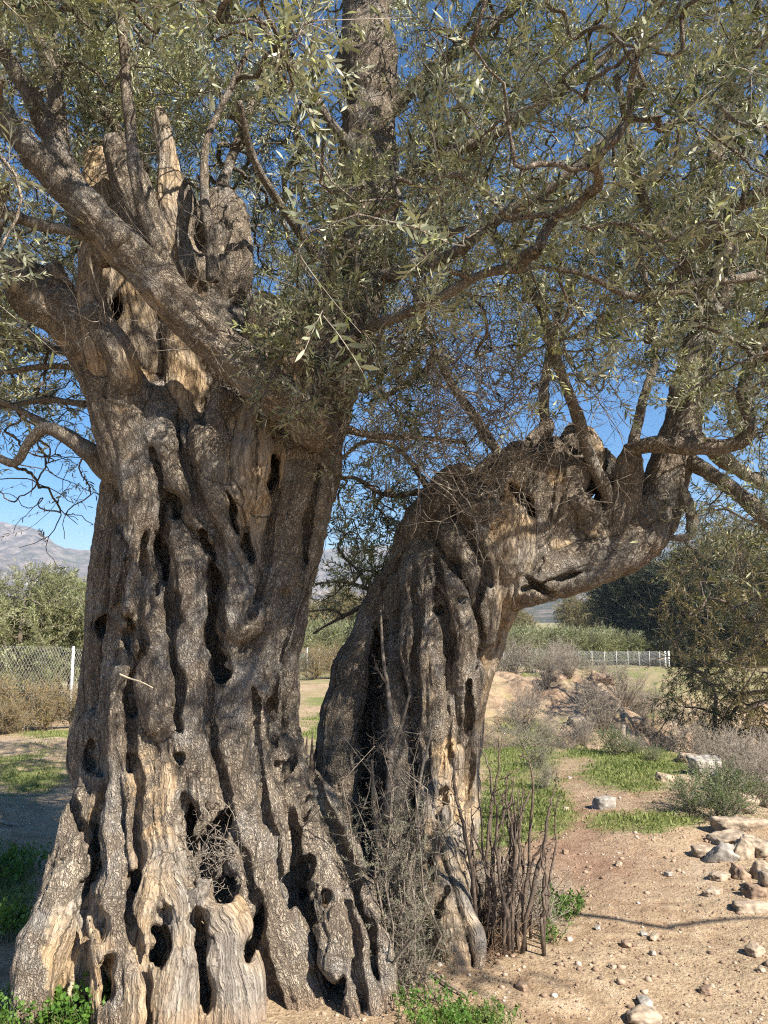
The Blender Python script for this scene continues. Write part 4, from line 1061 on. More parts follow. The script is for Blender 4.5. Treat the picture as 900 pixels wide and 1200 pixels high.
pos, dr, tree, sc_, ts = [], [], [], [], []
for B, i in edges:
    if rng.random() > keepf(B[-1][None])[0]: continue
    px, py, f = proj(B[-1]); inv = (-80 < px < 980) and py > -80
    k = (4 if load[i] < 3 else 2) if inv else 3
    cl_ = fbm(B[-1][None] * 2.3, 12, 2)[0]; k = max(0 if inv else 2, int(round(k * np.clip(.80 + 2.3 * cl_, .0, 2.1))))
    if (360 < px < 620) and py > 430: k = 2
    if px < 130 and py > 540: k = min(k, 2)
    if py > 560 and px > 780: k = 3
    for q in range(k):
        j = rng.integers(1, len(B)); u = rng.random(); b = B[j] * u + B[j - 1] * (1 - u) if q else B[-1]
        d = twdir[i] * (1.0 if q == 0 else .5) + rng.normal(0, .55, 3) + np.array([0, -.08, .22])
        pos.append(b); dr.append(d); tree.append(LIMB[root[i]][0]); sc_.append(rng.uniform(.8, 1.2)); ts.append(0.45 * fbm(b[None] * 2.1, 4, 2)[0] + rng.normal(0, .12))
pos, dr, tree, sc_, ts = np.array(pos), np.array(dr), np.array(tree), np.array(sc_), np.array(ts)
for t_, par in (('L', oliveL), ('R', oliveR)):
    m = tree == t_
    place(OLIVE, pos[m], dr[m], sc_[m], rng, 'foliage', OLIVE_LEAF, TWIG, par, ts[m])
print('sprigs', len(pos), round(time.time() - T0, 1))

# ---- tangles of bare curly twigs
def tangle(mb, centres, n, Lr, rr, rg, up=0.0, curl=1.2, forks=2, sides=3):
    for _ in range(n):
        c = centres[rg.integers(len(centres))]; p = c + rg.normal(0, .05, 3)
        d = rg.normal(0, 1, 3); d[2] += up; d /= np.linalg.norm(d)
        L = rg.uniform(*Lr); m = 7; pts = [p]; w1 = rg.normal(0, curl, 3)
        for k in range(m):
            d = d + w1 * (L / m) * 2 + rg.normal(0, .16, 3); d /= np.linalg.norm(d); pts.append(pts[-1] + d * L / m)
        r = rg.uniform(*rr); mb.tube(pts, np.linspace(r, r * .4, len(pts)), sides)
        for f_ in range(forks):
            j = rg.integers(2, m); e = d + rg.normal(0, .9, 3); e /= np.linalg.norm(e); q = [pts[j]]
            for k in range(4):
                e = e + rg.normal(0, .25, 3); e /= np.linalg.norm(e); q.append(q[-1] + e * L * .09)
            mb.tube(q, np.linspace(r * .6, r * .3, 5), 3)
mb = MB()
cs = [P(rng.normal(550, 70), rng.normal(490, 62), rng.uniform(3.7, 4.4)) for _ in range(60)] + [P(rng.normal(480, 40), rng.normal(440, 40), rng.uniform(3.7, 4.2)) for _ in range(25)]
tangle(mb, cs, 640, (.18, .5), (.0018, .0038), rng, 0.0, 1.6, 3)
mb.build('bare_twigs', DEADTWIG, oliveR)
mb = MB()
cs = [P(rng.uniform(20, 300), rng.uniform(180, 420), rng.uniform(3.4, 3.6)) for _ in range(40)]
tangle(mb, cs, 110, (.1, .35), (.0012, .0026), rng, 0.0, 1.5, 2)
mb.build('bare_twigs', DEADTWIG, oliveL); mb = MB()
tangle(mb, [P(rng.normal(253, 14), rng.normal(1005, 22), 3.5) for _ in range(20)], 110, (.05, .13), (.0012, .0024), rng, 0.3, 1.0, 2)
mb.build('sucker_twigs', DEADTWIG, oliveL)
# ------------------------------------------------------------------ plants, stones and fences further off
def plain(name, col, rough=.8, var=.25, scale=20, metal=0, bump=.006):
    m, t, b, o = mat(name); tc = t.nodes.new('ShaderNodeTexCoord'); n = noise_n(t, tc.outputs['Object'], scale, 5, .65)
    t.links.new(ramp(t, n, [(.3, tuple(c * (1 - var * 1.6) for c in col)), (.7, tuple(min(1, c * (1 + var)) for c in col))]), b.inputs['Base Color'])
    b.inputs['Roughness'].default_value = rough; b.inputs['Metallic'].default_value = metal
    bp = t.nodes.new('ShaderNodeBump'); bp.inputs['Strength'].default_value = .4; bp.inputs['Distance'].default_value = bump
    t.links.new(n, bp.inputs['Height']); t.links.new(bp.outputs[0], b.inputs['Normal'])
    return m
FAR_OLIVE = make_leaf('grove_leaf', ((.085, .105, .035), (.22, .23, .085)), ((.20, .21, .12), (.34, .34, .19)), .2, .6)
FAR_GREEN = make_leaf('field_leaf', ((.05, .075, .025), (.13, .16, .05)), ((.07, .10, .04), (.16, .18, .08)), .2, .6)
DARK_LEAF = make_leaf('evergreen_leaf', ((.010, .018, .008), (.030, .038, .014)), ((.018, .024, .012), (.045, .05, .024)), .08, .6)
BROWN_LEAF = make_leaf('autumn_leaf', ((.10, .085, .035), (.27, .20, .085)), ((.14, .12, .06), (.30, .24, .12)), .25, .6)
EUC_LEAF = make_leaf('gum_leaf', ((.06, .05, .020), (.24, .165, .07)), ((.10, .085, .04), (.30, .22, .11)), .25, .45)
RUST_LEAF = make_leaf('dry_shrub_leaf', ((.20, .13, .05), (.34, .23, .10)), ((.18, .15, .07), (.30, .25, .12)), .25, .7)
SHRUB_LEAF = make_leaf('shrub_leaf', ((.05, .085, .025), (.14, .19, .06)), ((.07, .11, .04), (.16, .20, .08)), .25, .6)
WEED_LEAF = make_leaf('weed_leaf', ((.055, .13, .018), (.14, .26, .04)), ((.07, .15, .03), (.15, .26, .06)), .3, .5)
GREY_LEAF = make_leaf('grey_shrub_leaf', ((.13, .13, .09), (.27, .25, .18)), ((.15, .15, .11), (.30, .28, .21)), .2, .7)
GUM = [sprig(300 + i, .26, 9, .062, .17, .5, 40) for i in range(6)]
SMALL = [sprig(400 + i, .16, 8, .018, .35, .0, 50) for i in range(5)]
ROUND = [sprig(500 + i, .09, 4, .028, .75, .2, 60) for i in range(5)]

def leafy_tree(name, base, h, w_, leafmat, temps, scale, npts, per, seed, label, cat, group=None, low=.25, barkm=None, shape=1.0, droop=0.0, lean=(0, 0), leafname='crown'):
    rg = np.random.default_rng(seed); base = np.array(base, float)
    root = empty(name, base, label, cat, group)
    top = base + np.array([lean[0], lean[1], h])
    tp = np.array([base + (top - base) * u + np.array([rg.normal(0, .03) * h * u, rg.normal(0, .03) * h * u, 0]) for u in (-.02, .15, .35, .55, .8)])
    r0 = h * .028
    mb = MB(); a = spline(np.column_stack([tp, np.linspace(r0, r0 * .35, 5)]), 5); mb.tube(a[:, :3], a[:, 3], 10, rough=.25)
    # crown points: lobes in an uneven ellipsoid
    lobes = [np.array([rg.normal(0, .27) * w_, rg.normal(0, .27) * w_, h * (low + (1 - low) * rg.uniform(.12, .9))]) for _ in range(9)]
    pts = []
    while len(pts) < npts:
        l = lobes[rg.integers(9)]; p = l + rg.normal(0, 1, 3) * np.array([w_, w_, h * .8]) * .13
        e = (p[0] / (w_ * .5)) ** 2 + (p[1] / (w_ * .5)) ** 2 + ((p[2] / h - (low + 1) / 2) / ((1 - low) / 2)) ** 2
        if e < 1.1 ** shape and p[2] > low * h * .7: pts.append(base + p + np.array([lean[0], lean[1], 0]) * p[2] / h)
    pts = np.array(pts)
    tdir = np.gradient(a[:, :3], axis=0); tdir /= np.linalg.norm(tdir, axis=1, keepdims=True)
    pn, od, pl = grow(pts, a[6:, :3], tdir[6:]) if False else grow_s(pts, a[4:, :3])
    nb_ = len(a) - 4; ld = np.ones(len(pts))
    for i in reversed(od):
        if pn[i] >= nb_: ld[pn[i] - nb_] += ld[i]
    P_, D_, S_ = [], [], []
    for i in od:
        p0 = pts[pn[i] - nb_] if pn[i] >= nb_ else a[4 + pn[i], :3]; p1 = pts[i]; d = p1 - p0; L_ = np.linalg.norm(d) + 1e-6
        mid_ = (p0 + p1) / 2 + rg.normal(0, .07, 3) * L_; r1 = r0 * .035 * ld[i] ** .5 + .002
        mb.tube(np.array([p0, mid_, p1]), [r1 * 1.2, r1, r1 * .9], 4)
        for k in range(per):
            P_.append(p0 + d * rg.uniform(.3, 1.05)); D_.append(d / L_ * .5 + rg.normal(0, .6, 3) + np.array([0, 0, .25 - droop])); S_.append(scale * rg.uniform(.7, 1.25))
    mb.build('trunk', barkm or BARK2, root, True)
    place(temps, np.array(P_), np.array(D_), np.array(S_), rg, leafname, leafmat, barkm or TWIG, root, .25 * fbm(np.array(P_) * (1.2 / max(w_, 1)) * 3, seed, 2))
    return root
def grow_s(A_, base_pos):
    n_ = len(A_); nb_ = len(base_pos)
    d = np.linalg.norm(A_[:, None] - base_pos[None], axis=2); par = d.argmin(1); cost = d.min(1) * 1.0
    done = np.zeros(n_, bool); od = []; pl = np.zeros(n_); le = cost.copy()
    for _ in range(n_):
        i = int(np.argmin(np.where(done, 1e9, cost))); done[i] = True; od.append(i)
        pl[i] = le[i] + (pl[par[i] - nb_] if par[i] >= nb_ else 0)
        dd = np.linalg.norm(A_ - A_[i], axis=1); c = dd + .12 * pl[i]; m_ = (~done) & (c < cost); cost[m_] = c[m_]; par[m_] = nb_ + i; le[m_] = dd[m_]
    return par, od, pl
def dup(root, loc, rz, sc, label=None, group=None):
    r = root.copy(); C.objects.link(r); r.location = [float(v) for v in loc]; r.rotation_euler = (0, 0, rz); r.scale = (sc[0], sc[0], sc[1]) if isinstance(sc, tuple) else (sc, sc, sc)
    if label: r['label'] = label
    if group: r['group'] = group
    for ch in list(root.children):
        c_ = ch.copy(); C.objects.link(c_); c_.parent = r
    return r
def at(px_, Y_): x = (px_ - 450) / F * Y_ * (math.cos(PITCH) ) ; return np.array([x, Y_, gz(x, Y_)])
def atx(px_, Y_):
    """ground point at forward distance Y below photo column px"""
    x = ray(px_, 780)[0] * Y_; return np.array([x, Y_, gz(x, Y_)])

# olive trees behind the left fence
g_ = 'pale olive trees behind the left fence'
lt = leafy_tree('olive_tree', atx(25, 19.5), 3.35, 3.6, FAR_OLIVE, OLIVE, 2.3, 300, 9, 21, 'pale yellow-green olive tree behind the fence at the left frame edge', 'tree', g_, .08)
for px_, Y_, s_, lb in [(-60, 20.5, 1.06, 'pale olive tree partly cut off by the left edge of the photo'), (84, 21, .86, 'pale olive tree behind the white fence post beside the big trunk'), (52, 26, 1.12, 'taller pale olive tree in the second row behind the left fence'),
                        (118, 24, .9, 'pale olive tree half hidden by the left edge of the big trunk')]:
    dup(lt, atx(px_, Y_), px_ * .7, s_, lb)
# grove beyond the fence in the gap between the trunks and on the right
gr_ = leafy_tree('olive_tree', atx(372, 52), 3.1, 3.6, FAR_OLIVE, OLIVE, 4.6, 150, 9, 22, 'round green olive tree behind the fence in the gap between trunks', 'tree', None, .06)
gb_ = leafy_tree('bushy_tree', atx(404, 70), 6.4, 5.2, BROWN_LEAF, OLIVE, 6.5, 170, 11, 23, 'tall yellow-brown tree in the gap between the two trunks', 'tree', None, .1)
for k, (px_, Y_, s_) in enumerate([(345, 56, 1.1), (396, 55, 1.05), (424, 58, 1.15), (442, 63, 1.1)]):
    dup(gr_, atx(px_, Y_), k * 1.3, (s_, s_), 'green olive tree in the row seen between the two trunks', 'olive trees between the trunks')
gr_['group'] = 'olive trees between the trunks'; gr_['label'] = 'green olive tree in the row seen between the two trunks'
dup(gb_, atx(352, 80), 1., .95, 'yellow-brown tree behind the row, beside the left trunk')
k = 0
for row, (y0, y1) in enumerate([(69, 80), (84, 96)]):
    for px_ in np.arange(574, 752, 15 if row == 0 else 17):
        Y_ = y0 + (y1 - y0) * (px_ - 574) / 180 + rng.uniform(-1, 1)
        dup(gr_, atx(px_ + row * 7, Y_), k * 2.1, (1.05 + .2 * rng.random(), .95 + .25 * rng.random()), 'low olive tree of the grove behind the far fence', 'olive grove behind the far fence'); k += 1
dup(gb_, atx(672, 112), .4, (.95, 1.15), 'yellowish pointed tree rising alone above the olive grove')
dup(gb_, atx(716, 98), 2.2, (1.3, 1.5), 'brownish tree standing left of the dark evergreens')
dup(gb_, atx(600, 130), 2.9, (1.5, .95), 'low brown tree at the left end of the far grove')
ev = leafy_tree('evergreen_tree', atx(752, 84), 11, 8, DARK_LEAF, OLIVE, 9.0, 260, 12, 24, 'dark evergreen tree directly right of the brownish tree', 'tree', None, .05)
for px_, Y_, s_, lb in [(790, 80, 1.05, 'broad dark evergreen tree behind the white end post of the fence'), (830, 86, 1.15, 'dark evergreen tree, fourth of the far group towards the right'), (770, 100, 1.15, 'tall dark evergreen behind the other far evergreens'),
                        (872, 78, 1.2, 'dark evergreen tree behind the hanging gum foliage'), (915, 84, 1.2, 'dark evergreen tree cut off by the right frame edge')]:
    dup(ev, atx(px_, Y_), px_ * 1.1, s_, lb)
# gum trees on the ravine side, right edge
leafy_tree('gum_tree', (6.55, 10.6, gz(6.55, 10.6)), 6.4, 4.4, EUC_LEAF, GUM, 1.0, 560, 7, 25, 'drab brown-green gum tree hanging over the ravine at the right edge', 'tree', None, .12, DARKTWIG, droop=.8)
leafy_tree('gum_tree', (4.75, 11.8, gz(4.75, 11.8)), 2.6, 1.9, DARK_LEAF, GUM, .8, 170, 7, 26, 'small dark bushy gum tree in front of the eroded bank', 'tree', None, .1, DARKTWIG, droop=.5)
leafy_tree('gum_tree', (8.6, 17, gz(8.6, 17)), 7.5, 5.5, EUC_LEAF, GUM, 1.3, 380, 6, 27, 'taller brownish gum tree further down the ravine', 'tree', None, .1, DARKTWIG, droop=.6)

def shrub(name, c, r, h, leafmat, temps, scale, n, seed, label, group=None, stemmat=None, leaves=True, stems=16, cat='shrub', rad=.004, parts=('stems', 'foliage')):
    rg = np.random.default_rng(seed); c = np.asarray(c, float); root = empty(name, c, label, cat, group)
    mb = MB(); P_, D_, S_ = [], [], []
    for s in range(stems):
        a = rg.uniform(0, 2 * PI); d = np.array([math.cos(a) * r * rg.uniform(.1, 1), math.sin(a) * r * rg.uniform(.1, 1), h * rg.uniform(.6, 1.05)])
        b0 = c + np.array([d[0] * .15, d[1] * .15, -.04]); q = [b0]
        for u in (.3, .55, .8, 1): q.append(c + d * np.array([u ** .8, u ** .8, u]) + rg.normal(0, .05, 3) * r)
        q = np.array(q); mb.tube(q, np.linspace(rad * 1.4, rad * .5, 5), 4)
        for f_ in range(5 if leaves else 9):
            j = rg.integers(1, 5); e = rg.normal(0, 1, 3) + np.array([0, 0, .7]); e /= np.linalg.norm(e); L_ = h * rg.uniform(.15, .4)
            p = q[j] * .6 + q[j - 1] * .4; mid_ = p + e * L_ * .5 + rg.normal(0, .04, 3) * L_; en = p + e * L_
            mb.tube(np.array([p, mid_, en]), [rad * .6, rad * .45, rad * .3], 3)
            if not leaves:
                for _ in range(3):
                    e2 = e + rg.normal(0, .7, 3); s2 = p + (en - p) * rg.uniform(.3, 1); mb.tube(np.array([s2, s2 + e2 * L_ * .4]), [rad * .4, rad * .25], 3)
            for _ in range(max(1, n // (stems * 5))):
                u = rg.random(); P_.append(p + (en - p) * u); D_.append(e + rg.normal(0, .5, 3) + [0, 0, .3]); S_.append(scale * rg.uniform(.7, 1.3))
    mb.build(parts[0], stemmat or TWIG, root)
    if leaves: place(temps, np.array(P_), np.array(D_), np.array(S_), rg, parts[1], leafmat, stemmat or TWIG, root)
    return root
# dry orange shrubs under the left fence
ds = shrub('dry_shrub', atx(20, 13.2), .75, .78, RUST_LEAF, SMALL, 1.5, 800, 31, 'rust coloured dry shrub at the left end below the fence', 'rusty shrubs below the left fence')
for px_, Y_, s_, lb in [(58, 13.4, .9, 'rust coloured dry shrub in the middle below the left fence'), (90, 13.8, .8, 'paler dry shrub at the foot of the white fence post'), (-20, 13.1, 1.05, 'rusty dry shrub cut off by the left frame edge'),
                        (8, 12.6, .62, 'low dry shrub in front of the rusty ones at the left edge')]: dup(ds, atx(px_, Y_), px_ * .3, s_, lb)
# pale scrub by the fence in the gap
for px_, Y_, s_, lb in [(372, 36, 1.7, 'pale dry scrub below the fence, left in the gap between trunks'), (398, 38, 1.9, 'pale dry scrub below the fence, right in the gap between trunks'), (425, 34, 1.5, 'pale dry scrub next to the dark leg of the leaning trunk')]:
    dup(ds, atx(px_, Y_), px_ * .3, s_, lb, 'scrub in the gap between trunks')
sg = shrub('grey_shrub', G(612, 876), .42, .42, GREY_LEAF, SMALL, 1.0, 260, 32, 'grey dry shrub on the grass left of the path', None)
dup(sg, G(637, 868), 1., .7, 'smaller grey shrub just right of the grey dry one on the grass')
dup(sg, G(630, 900), 2., .62, 'low greyish shrub on the grass nearest the path bend')
dup(sg, G(598, 850), 3., .9, 'grey shrub at the far edge of the grass beside the leaning trunk')
dup(sg, G(640, 925), 4., .5, 'small pale shrub on the bright grass above the dead sticks')
gs = shrub('green_shrub', G(722, 884), .26, .24, SHRUB_LEAF, SMALL, 1.0, 300, 33, 'small bright green shrub right of the path bend', None)
for px_, py_, s_, lb in [(742, 884, .6, 'tiny green shrub right beside the bright one at the path bend'), (810, 952, .85, 'low green shrub nearest the path on the ravine edge'), (838, 940, 1.0, 'rounded green shrub at the top of the ravine edge group'),
                         (845, 962, .85, 'green shrub lowest of the ravine edge group'), (864, 948, .95, 'green shrub furthest right of the ravine edge group'), (765, 892, .5, 'tiny dry green shrub between path and ravine rocks')]:
    dup(gs, G(px_, py_), px_, s_, lb)
# bare brush on the banks and slopes
bb = shrub('bare_bush', G(705, 856), .62, .95, None, None, 1, 90, 34, 'tall bare twiggy bush before the eroded bank', None, DEADTWIG, False, 30, rad=.0055)
labs = []
k = 0
for px_, Y_, s_ in [(650, 14.5, .8), (672, 13.2, .45), (738, 15, .6), (765, 13.5, .6), (790, 12.3, .7), (585, 15, .8), (612, 17, .9), (690, 19, .8), (728, 21, 1.1), (640, 20, 1.0), (620, 19, .7), (665, 21, .8), (680, 16, .6), (710, 18, .7), (757, 20, .8), (635, 17, .6), (600, 23, 1.2), (660, 25, 1.1), (705, 25, 1.), (745, 22, 1.0), (770, 18, 1.),
                    (812, 10.6, .6), (836, 9.6, .6), (858, 8.8, .65), (880, 8.2, .7), (900, 7.6, .75), (845, 11.5, .9), (875, 10.2, .9), (905, 9.2, 1.), (820, 14.5, 1.), (795, 17, .9), (885, 7.0, .45)]:
    right = px_ > 800
    dup(bb, atx(px_, Y_), k * 1.9, s_, 'leafless brown brush on the ravine slope at the right' if right else 'leafless tan brush scattered on the eroded bank', 'brush on the ravine slope' if right else 'brush on the eroded bank'); k += 1
k = 0
for px_, Y_, s_ in [(592, 12.6, .8), (655, 16, .8), (745, 18, .7), (620, 27, 2.0), (650, 30, 2.2), (680, 32, 2.2), (712, 31, 2.), (735, 27, 1.6), (585, 30, 2.2), (760, 26, 1.5), (720, 13, .6), (780, 23, 1.1), (870, 12, 1.0)]:
    dup(sg, atx(px_, Y_), k * 2.3, s_, 'grey-green scrub clump dotted over the eroded bank', 'scrub clumps on the bank'); k += 1
dup(gs, atx(632, 15), 1, 1.6, 'green bush in the hollow before the eroded bank'); dup(gs, atx(640, 26), 1, 1.8, 'dark green bush below the far fence, left part')
shrub('juniper_bush', atx(628, 13.0), .3, .5, DARK_LEAF, SMALL, 1.1, 240, 36, 'small dark crooked bush standing in the hollow', None, DARKTWIG)
shrub('juniper_bush', atx(748, 22.5), .3, .6, DARK_LEAF, SMALL, 1.4, 240, 37, 'dark leaning bush on the crest of the eroded bank', None, DARKTWIG)

# ------------------------------------------------------------------ fences
GALV = plain('galvanised_wire', (.50, .50, .48), .45, .15, 30, .3); WHITEP = plain('white_post_paint', (.72, .72, .70), .6, .12, 12); CONC = plain('pale_post', (.36, .34, .31), .8, .2, 12)
def fence(name, pts, h, post_step, wire_step, wr, pr, label, endpost=None, skip0=False):
    a = np.array(pts, float); seg = np.linalg.norm(np.diff(a, axis=0), axis=1); S = np.concatenate([[0], np.cumsum(seg)]); L_ = S[-1]
    def pt(s): 
        x = np.interp(s, S, a[:, 0]); y = np.interp(s, S, a[:, 1]); return np.array([x, y, gz(x, y)])
    root = empty(name, pt(0), label, 'fence')
    s = 0.0
    while s <= L_ + 1e-6:
        p = pt(s); mb = MB(); mb.tube(np.array([p + [0, 0, -.2], p + [0, 0, h + .06]]), [pr, pr], 8); mb.tube(np.array([p + [0, 0, h + .055], p + [0, 0, h + .085]]), [pr * 1.25, pr * .6], 8)
        mb.build('post', CONC if endpost else WHITEP, root); s += post_step
    mb = MB(); s = -h
    while s < L_:
        for dr_ in (1, -1):
            q = []
            for u in (0, .5, 1):
                ss = s + h * (u if dr_ > 0 else 1 - u)
                q.append((min(max(ss, 0), L_), u))
            if s < 0 or s + h > L_: 
                s0, s1 = (s, s + h) if dr_ > 0 else (s + h, s)
                f0 = [(ss, u) for u in np.linspace(0, 1, 9) for ss in [s0 + (s1 - s0) * u] if 0 <= ss <= L_]
                if len(f0) < 2: continue
                q = [f0[0], f0[-1]]
            mb.tube(np.array([pt(ss) + [0, 0, .03 + h * u] for ss, u in q]), wr, 3)
        s += wire_step
    for zz_ in (.03, h * .5, h + .02):
        mb.tube(np.array([pt(s_) + [0, 0, zz_] for s_ in np.linspace(0, L_, max(4, int(L_)))]), wr * 1.1, 3)
    mb.build('wire_mesh', GALV, root)
    if endpost:
        for k_, dx in enumerate(endpost):
            p = pt(L_ - dx); mb = MB(); mb.box(p + [0, 0, h * .55], (.06, .06, h * .55)); mb.build('end_post', WHITEP, root)
    return root
A0 = atx(85, 16.0); fd = np.array([-3.5 - A0[0], 45 - 16.0]); fd /= np.linalg.norm(fd); S0 = A0[:2] - fd * 7
fence('chain_link_fence', [S0, A0[:2] + fd * 4, (-3.3, 46), (-0.6, 50)], 1.34, 3.5, .11, .0016, .026, 'chain link fence with slim white posts along the left field', None)
fence('chain_link_fence', [atx(570, 52)[:2], atx(640, 57)[:2], atx(784, 71)[:2]], 1.3, 1.9, +.22, .005, .036, 'long pale fence running along the far bank to a white end post', (0.0, .7))

# ------------------------------------------------------------------ buildings far away
def house(px_, py_, w_, d_, h_, rot, label, Y_=None):
    p = on_mountain(px_, py_) if Y_ is None else atx(px_, Y_)
    root = empty('white_house', p, label, 'house', 'white houses on the mountain foot' if Y_ is None else None)
    mb = MB(); mb.box(p + [0, 0, h_ / 2 - .5], (w_ / 2, d_ / 2, h_ / 2 + .5), rot); mb.build('wall', WHITEP, root)
    mb = MB(); mb.box(p + [0, 0, h_ + .25], (w_ / 2 + .4, d_ / 2 + .4, .25), rot); mb.build('roof', plain('roof_tile', (.35, .18, .11)), root)
    for u in (-.3, .0, .3):
        mb = MB(); ca, sa = math.cos(rot), math.sin(rot); x_, y_ = u * w_, -d_ / 2 - .02; mb.box(p + [x_ * ca - y_ * sa, x_ * sa + y_ * ca, h_ * .55], (w_ * .06, .05, h_ * .14), rot); mb.build('window', plain('window_glass', (.05, .06, .07), .2), root)
for k_, (a_, b_, w_) in enumerate([(30, 686, 14), (40, 685, 10), (50, 687, 16), (64, 686, 12), (78, 690, 13)]):
    house(a_, b_, w_, 8, 6.5, .3 * k_ - .5, 'tiny white house of the village on the mountain foot')
house(696, 732, 5, 4, 3.2, .2, 'small white building with a flat roof between far trees', 210)
# ------------------------------------------------------------------ stones
def ico(sub):
    import bmesh
    bm = bmesh.new(); bmesh.ops.create_icosphere(bm, subdivisions=sub, radius=1.0)
    V = np.array([v.co[:] for v in bm.verts]); Fc = np.array([[v.index for v in f.verts] for f in bm.faces]); bm.free(); return V, Fc
I1, I3, I4 = ico(1), ico(4), ico(5)
def rock_geo(geo, seed, size, planes=26, rough=.10):
    rg = np.random.default_rng(seed); V, Fc = geo
    ax = np.concatenate([np.eye(3), -np.eye(3)]) + rg.normal(0, .16, (6, 3)); ex = rg.normal(0, 1, (7, 3)); nn = np.concatenate([ax, ex]); nn /= np.linalg.norm(nn, axis=1, keepdims=True)
    d = np.concatenate([rg.uniform(.55, .75, 6), rg.uniform(.68, .9, 7)])
    dt = V @ nn.T; r = np.where(dt > .05, d / np.maximum(dt, .05), 9).min(1)
    W = V * r[:, None] * 1.25; W = W + V * (fbm(W * 2.6 + seed, seed, 5, .6) * rough - np.clip(1 - np.abs(vnoise(W * 3.1, seed)) * 6, 0, 1) * .06)[:, None]
    return W * np.asarray(size), Fc
ROCK = plain('pale_rock', (.36, .28, .20), .95, .5, 16, bump=.02); ROCKG = plain('grey_rock', (.33, .30, .26), .95, .5, 13, bump=.02); ROCKB = plain('brown_rock', (.27, .185, .125), .95, .5, 16, bump=.02)
def rotm(ax, ay, az): return np.array(Matrix.Rotation(az, 3, 'Z') @ Matrix.Rotation(ay, 3, 'Y') @ Matrix.Rotation(ax, 3, 'X'))
def stone(c, size, rot, m_, seed, label, group=None, sink=.3, name='stone', geo=None):
    W, Fc = rock_geo(geo or I3, seed, size); W = W @ rotm(*rot).T; c = np.array(c, float) + [0, 0, size[2] * (1 - sink * 2)]
    e = mesh_obj(name, W + 0.0, [Fc], m_, None, smooth=False); e.location = [float(v) for v in c]
    return tag(e, label, 'stone', group)
stone(G(707, 947), (.10, .08, .07), (0, 0, .3), ROCKG, 1, 'white rounded stone lying alone on the middle of the path')
stone(G(754, 1197), (.075, .05, .035), (.1, 0, .2), ROCK, 2, 'flat pale stone at the bottom edge of the ground')
stone(G(765, 866), (.30, .22, .16), (.2, .1, .5), ROCKB, 3, 'brown boulder on the near edge where the path turns')
stone(G(786, 872), (.22, .15, .12), (.1, .3, .1), ROCK, 4, 'pale boulder right of the brown one at the path turn')
stone(G(826, 908), (.18, .12, .13), (.1, .1, .4), ROCKG, 5, 'light grey boulder on the ravine lip above green shrubs')
stone(G(803, 892), (.13, .10, .07), (.1, .1, .9), ROCK, 6, 'tan boulder left of the light grey one on the lip')
stone(G(858, 925), (.20, .13, .10), (.0, .2, .2), ROCKG, 7, 'grey slab between the green shrubs and the ravine')
stone(G(872, 948), (.16, .14, .10), (.2, .2, .9), ROCK, 8, 'tan boulder at the right behind the green shrubs')
stone(G(780, 915), (.09, .06, .05), (.2, .2, .4), ROCK, 9, 'small tan stone on the grass near the lip')
stone(G(866, 972), (.22, .09, .07), (.1, .0, .1), ROCK, 10, 'long pale slab below the lowest green shrub')
stone(G(824, 1003), (.10, .07, .05), (.1, 0, .2), ROCK, 11, 'pale rounded stone just left of the rock heap')
hp = [((858, 985), (.21, .15, .05), (.05, -.1, .1), ROCK, 'broad flat slab forming the top of the rock heap'),
      ((850, 1008), (.13, .07, .12), (.5, .5, .3), ROCKG, 'grey upright slab leaning at the left of the rock heap'),
      ((872, 1006), (.11, .06, .13), (-.3, .7, .2), ROCK, 'sharp pale block leaning on the grey slab'),
      ((890, 1000), (.15, .13, .09), (.2, .1, .8), ROCK, 'pale block at the right of the rock heap'),
      ((868, 1028), (.09, .07, .06), (.2, .4, .3), ROCKB, 'dark brown stone wedged in the rock heap'),
      ((893, 1028), (.12, .09, .10), (.3, .2, .5), ROCK, 'pale block under the right block of the heap'),
      ((886, 1050), (.12, .08, .07), (.0, .2, .2), ROCKB, 'brown stone at the foot of the rock heap'),
      ((905, 1045), (.14, .12, .12), (.0, .2, 1.2), ROCK, 'pale block cut by the right edge of the photo'),
      ((882, 1066), (.16, .09, .04), (.0, .05, .1), ROCK, 'thin pale slab lowest in the rock heap'),
      ((842, 1030), (.12, .06, .04), (.0, .15, .8), ROCK, 'low pale ledge stone left of the heap foot'),
      ((836, 1048), (.14, .05, .03), (.1, .1, .9), ROCK, 'low pale ledge stone half buried in the soil')]
for k_, (c_, s_, r_, m_, lb) in enumerate(hp): stone(G(*c_), tuple(v * .78 for v in s_), r_, m_, 20 + k_, lb, 'rock heap at the right edge', .36)
k_ = 0
for px_, Y_, s_ in [(668, 13.5, .2), (690, 15.5, .25), (640, 15, .3), (720, 14.2, .22), (745, 16.5, .3), (675, 18, .35), (705, 21, .4), (770, 19, .35), (790, 15, .3), (615, 18, .35), (655, 21, .3), (740, 20, .35), (760, 14, .25), (600, 14, .2), (632, 22, .4), (690, 23, .3)]:
    p_ = atx(px_, Y_); stone(p_, (s_ * .8, s_ * .6, s_ * .4), (.2, .1, k_), [ROCKB, ROCKB, ROCK][k_ % 3], 50 + k_, 'rough boulder scattered on the eroded far bank', 'boulders on the eroded bank'); k_ += 1
k_ = 0
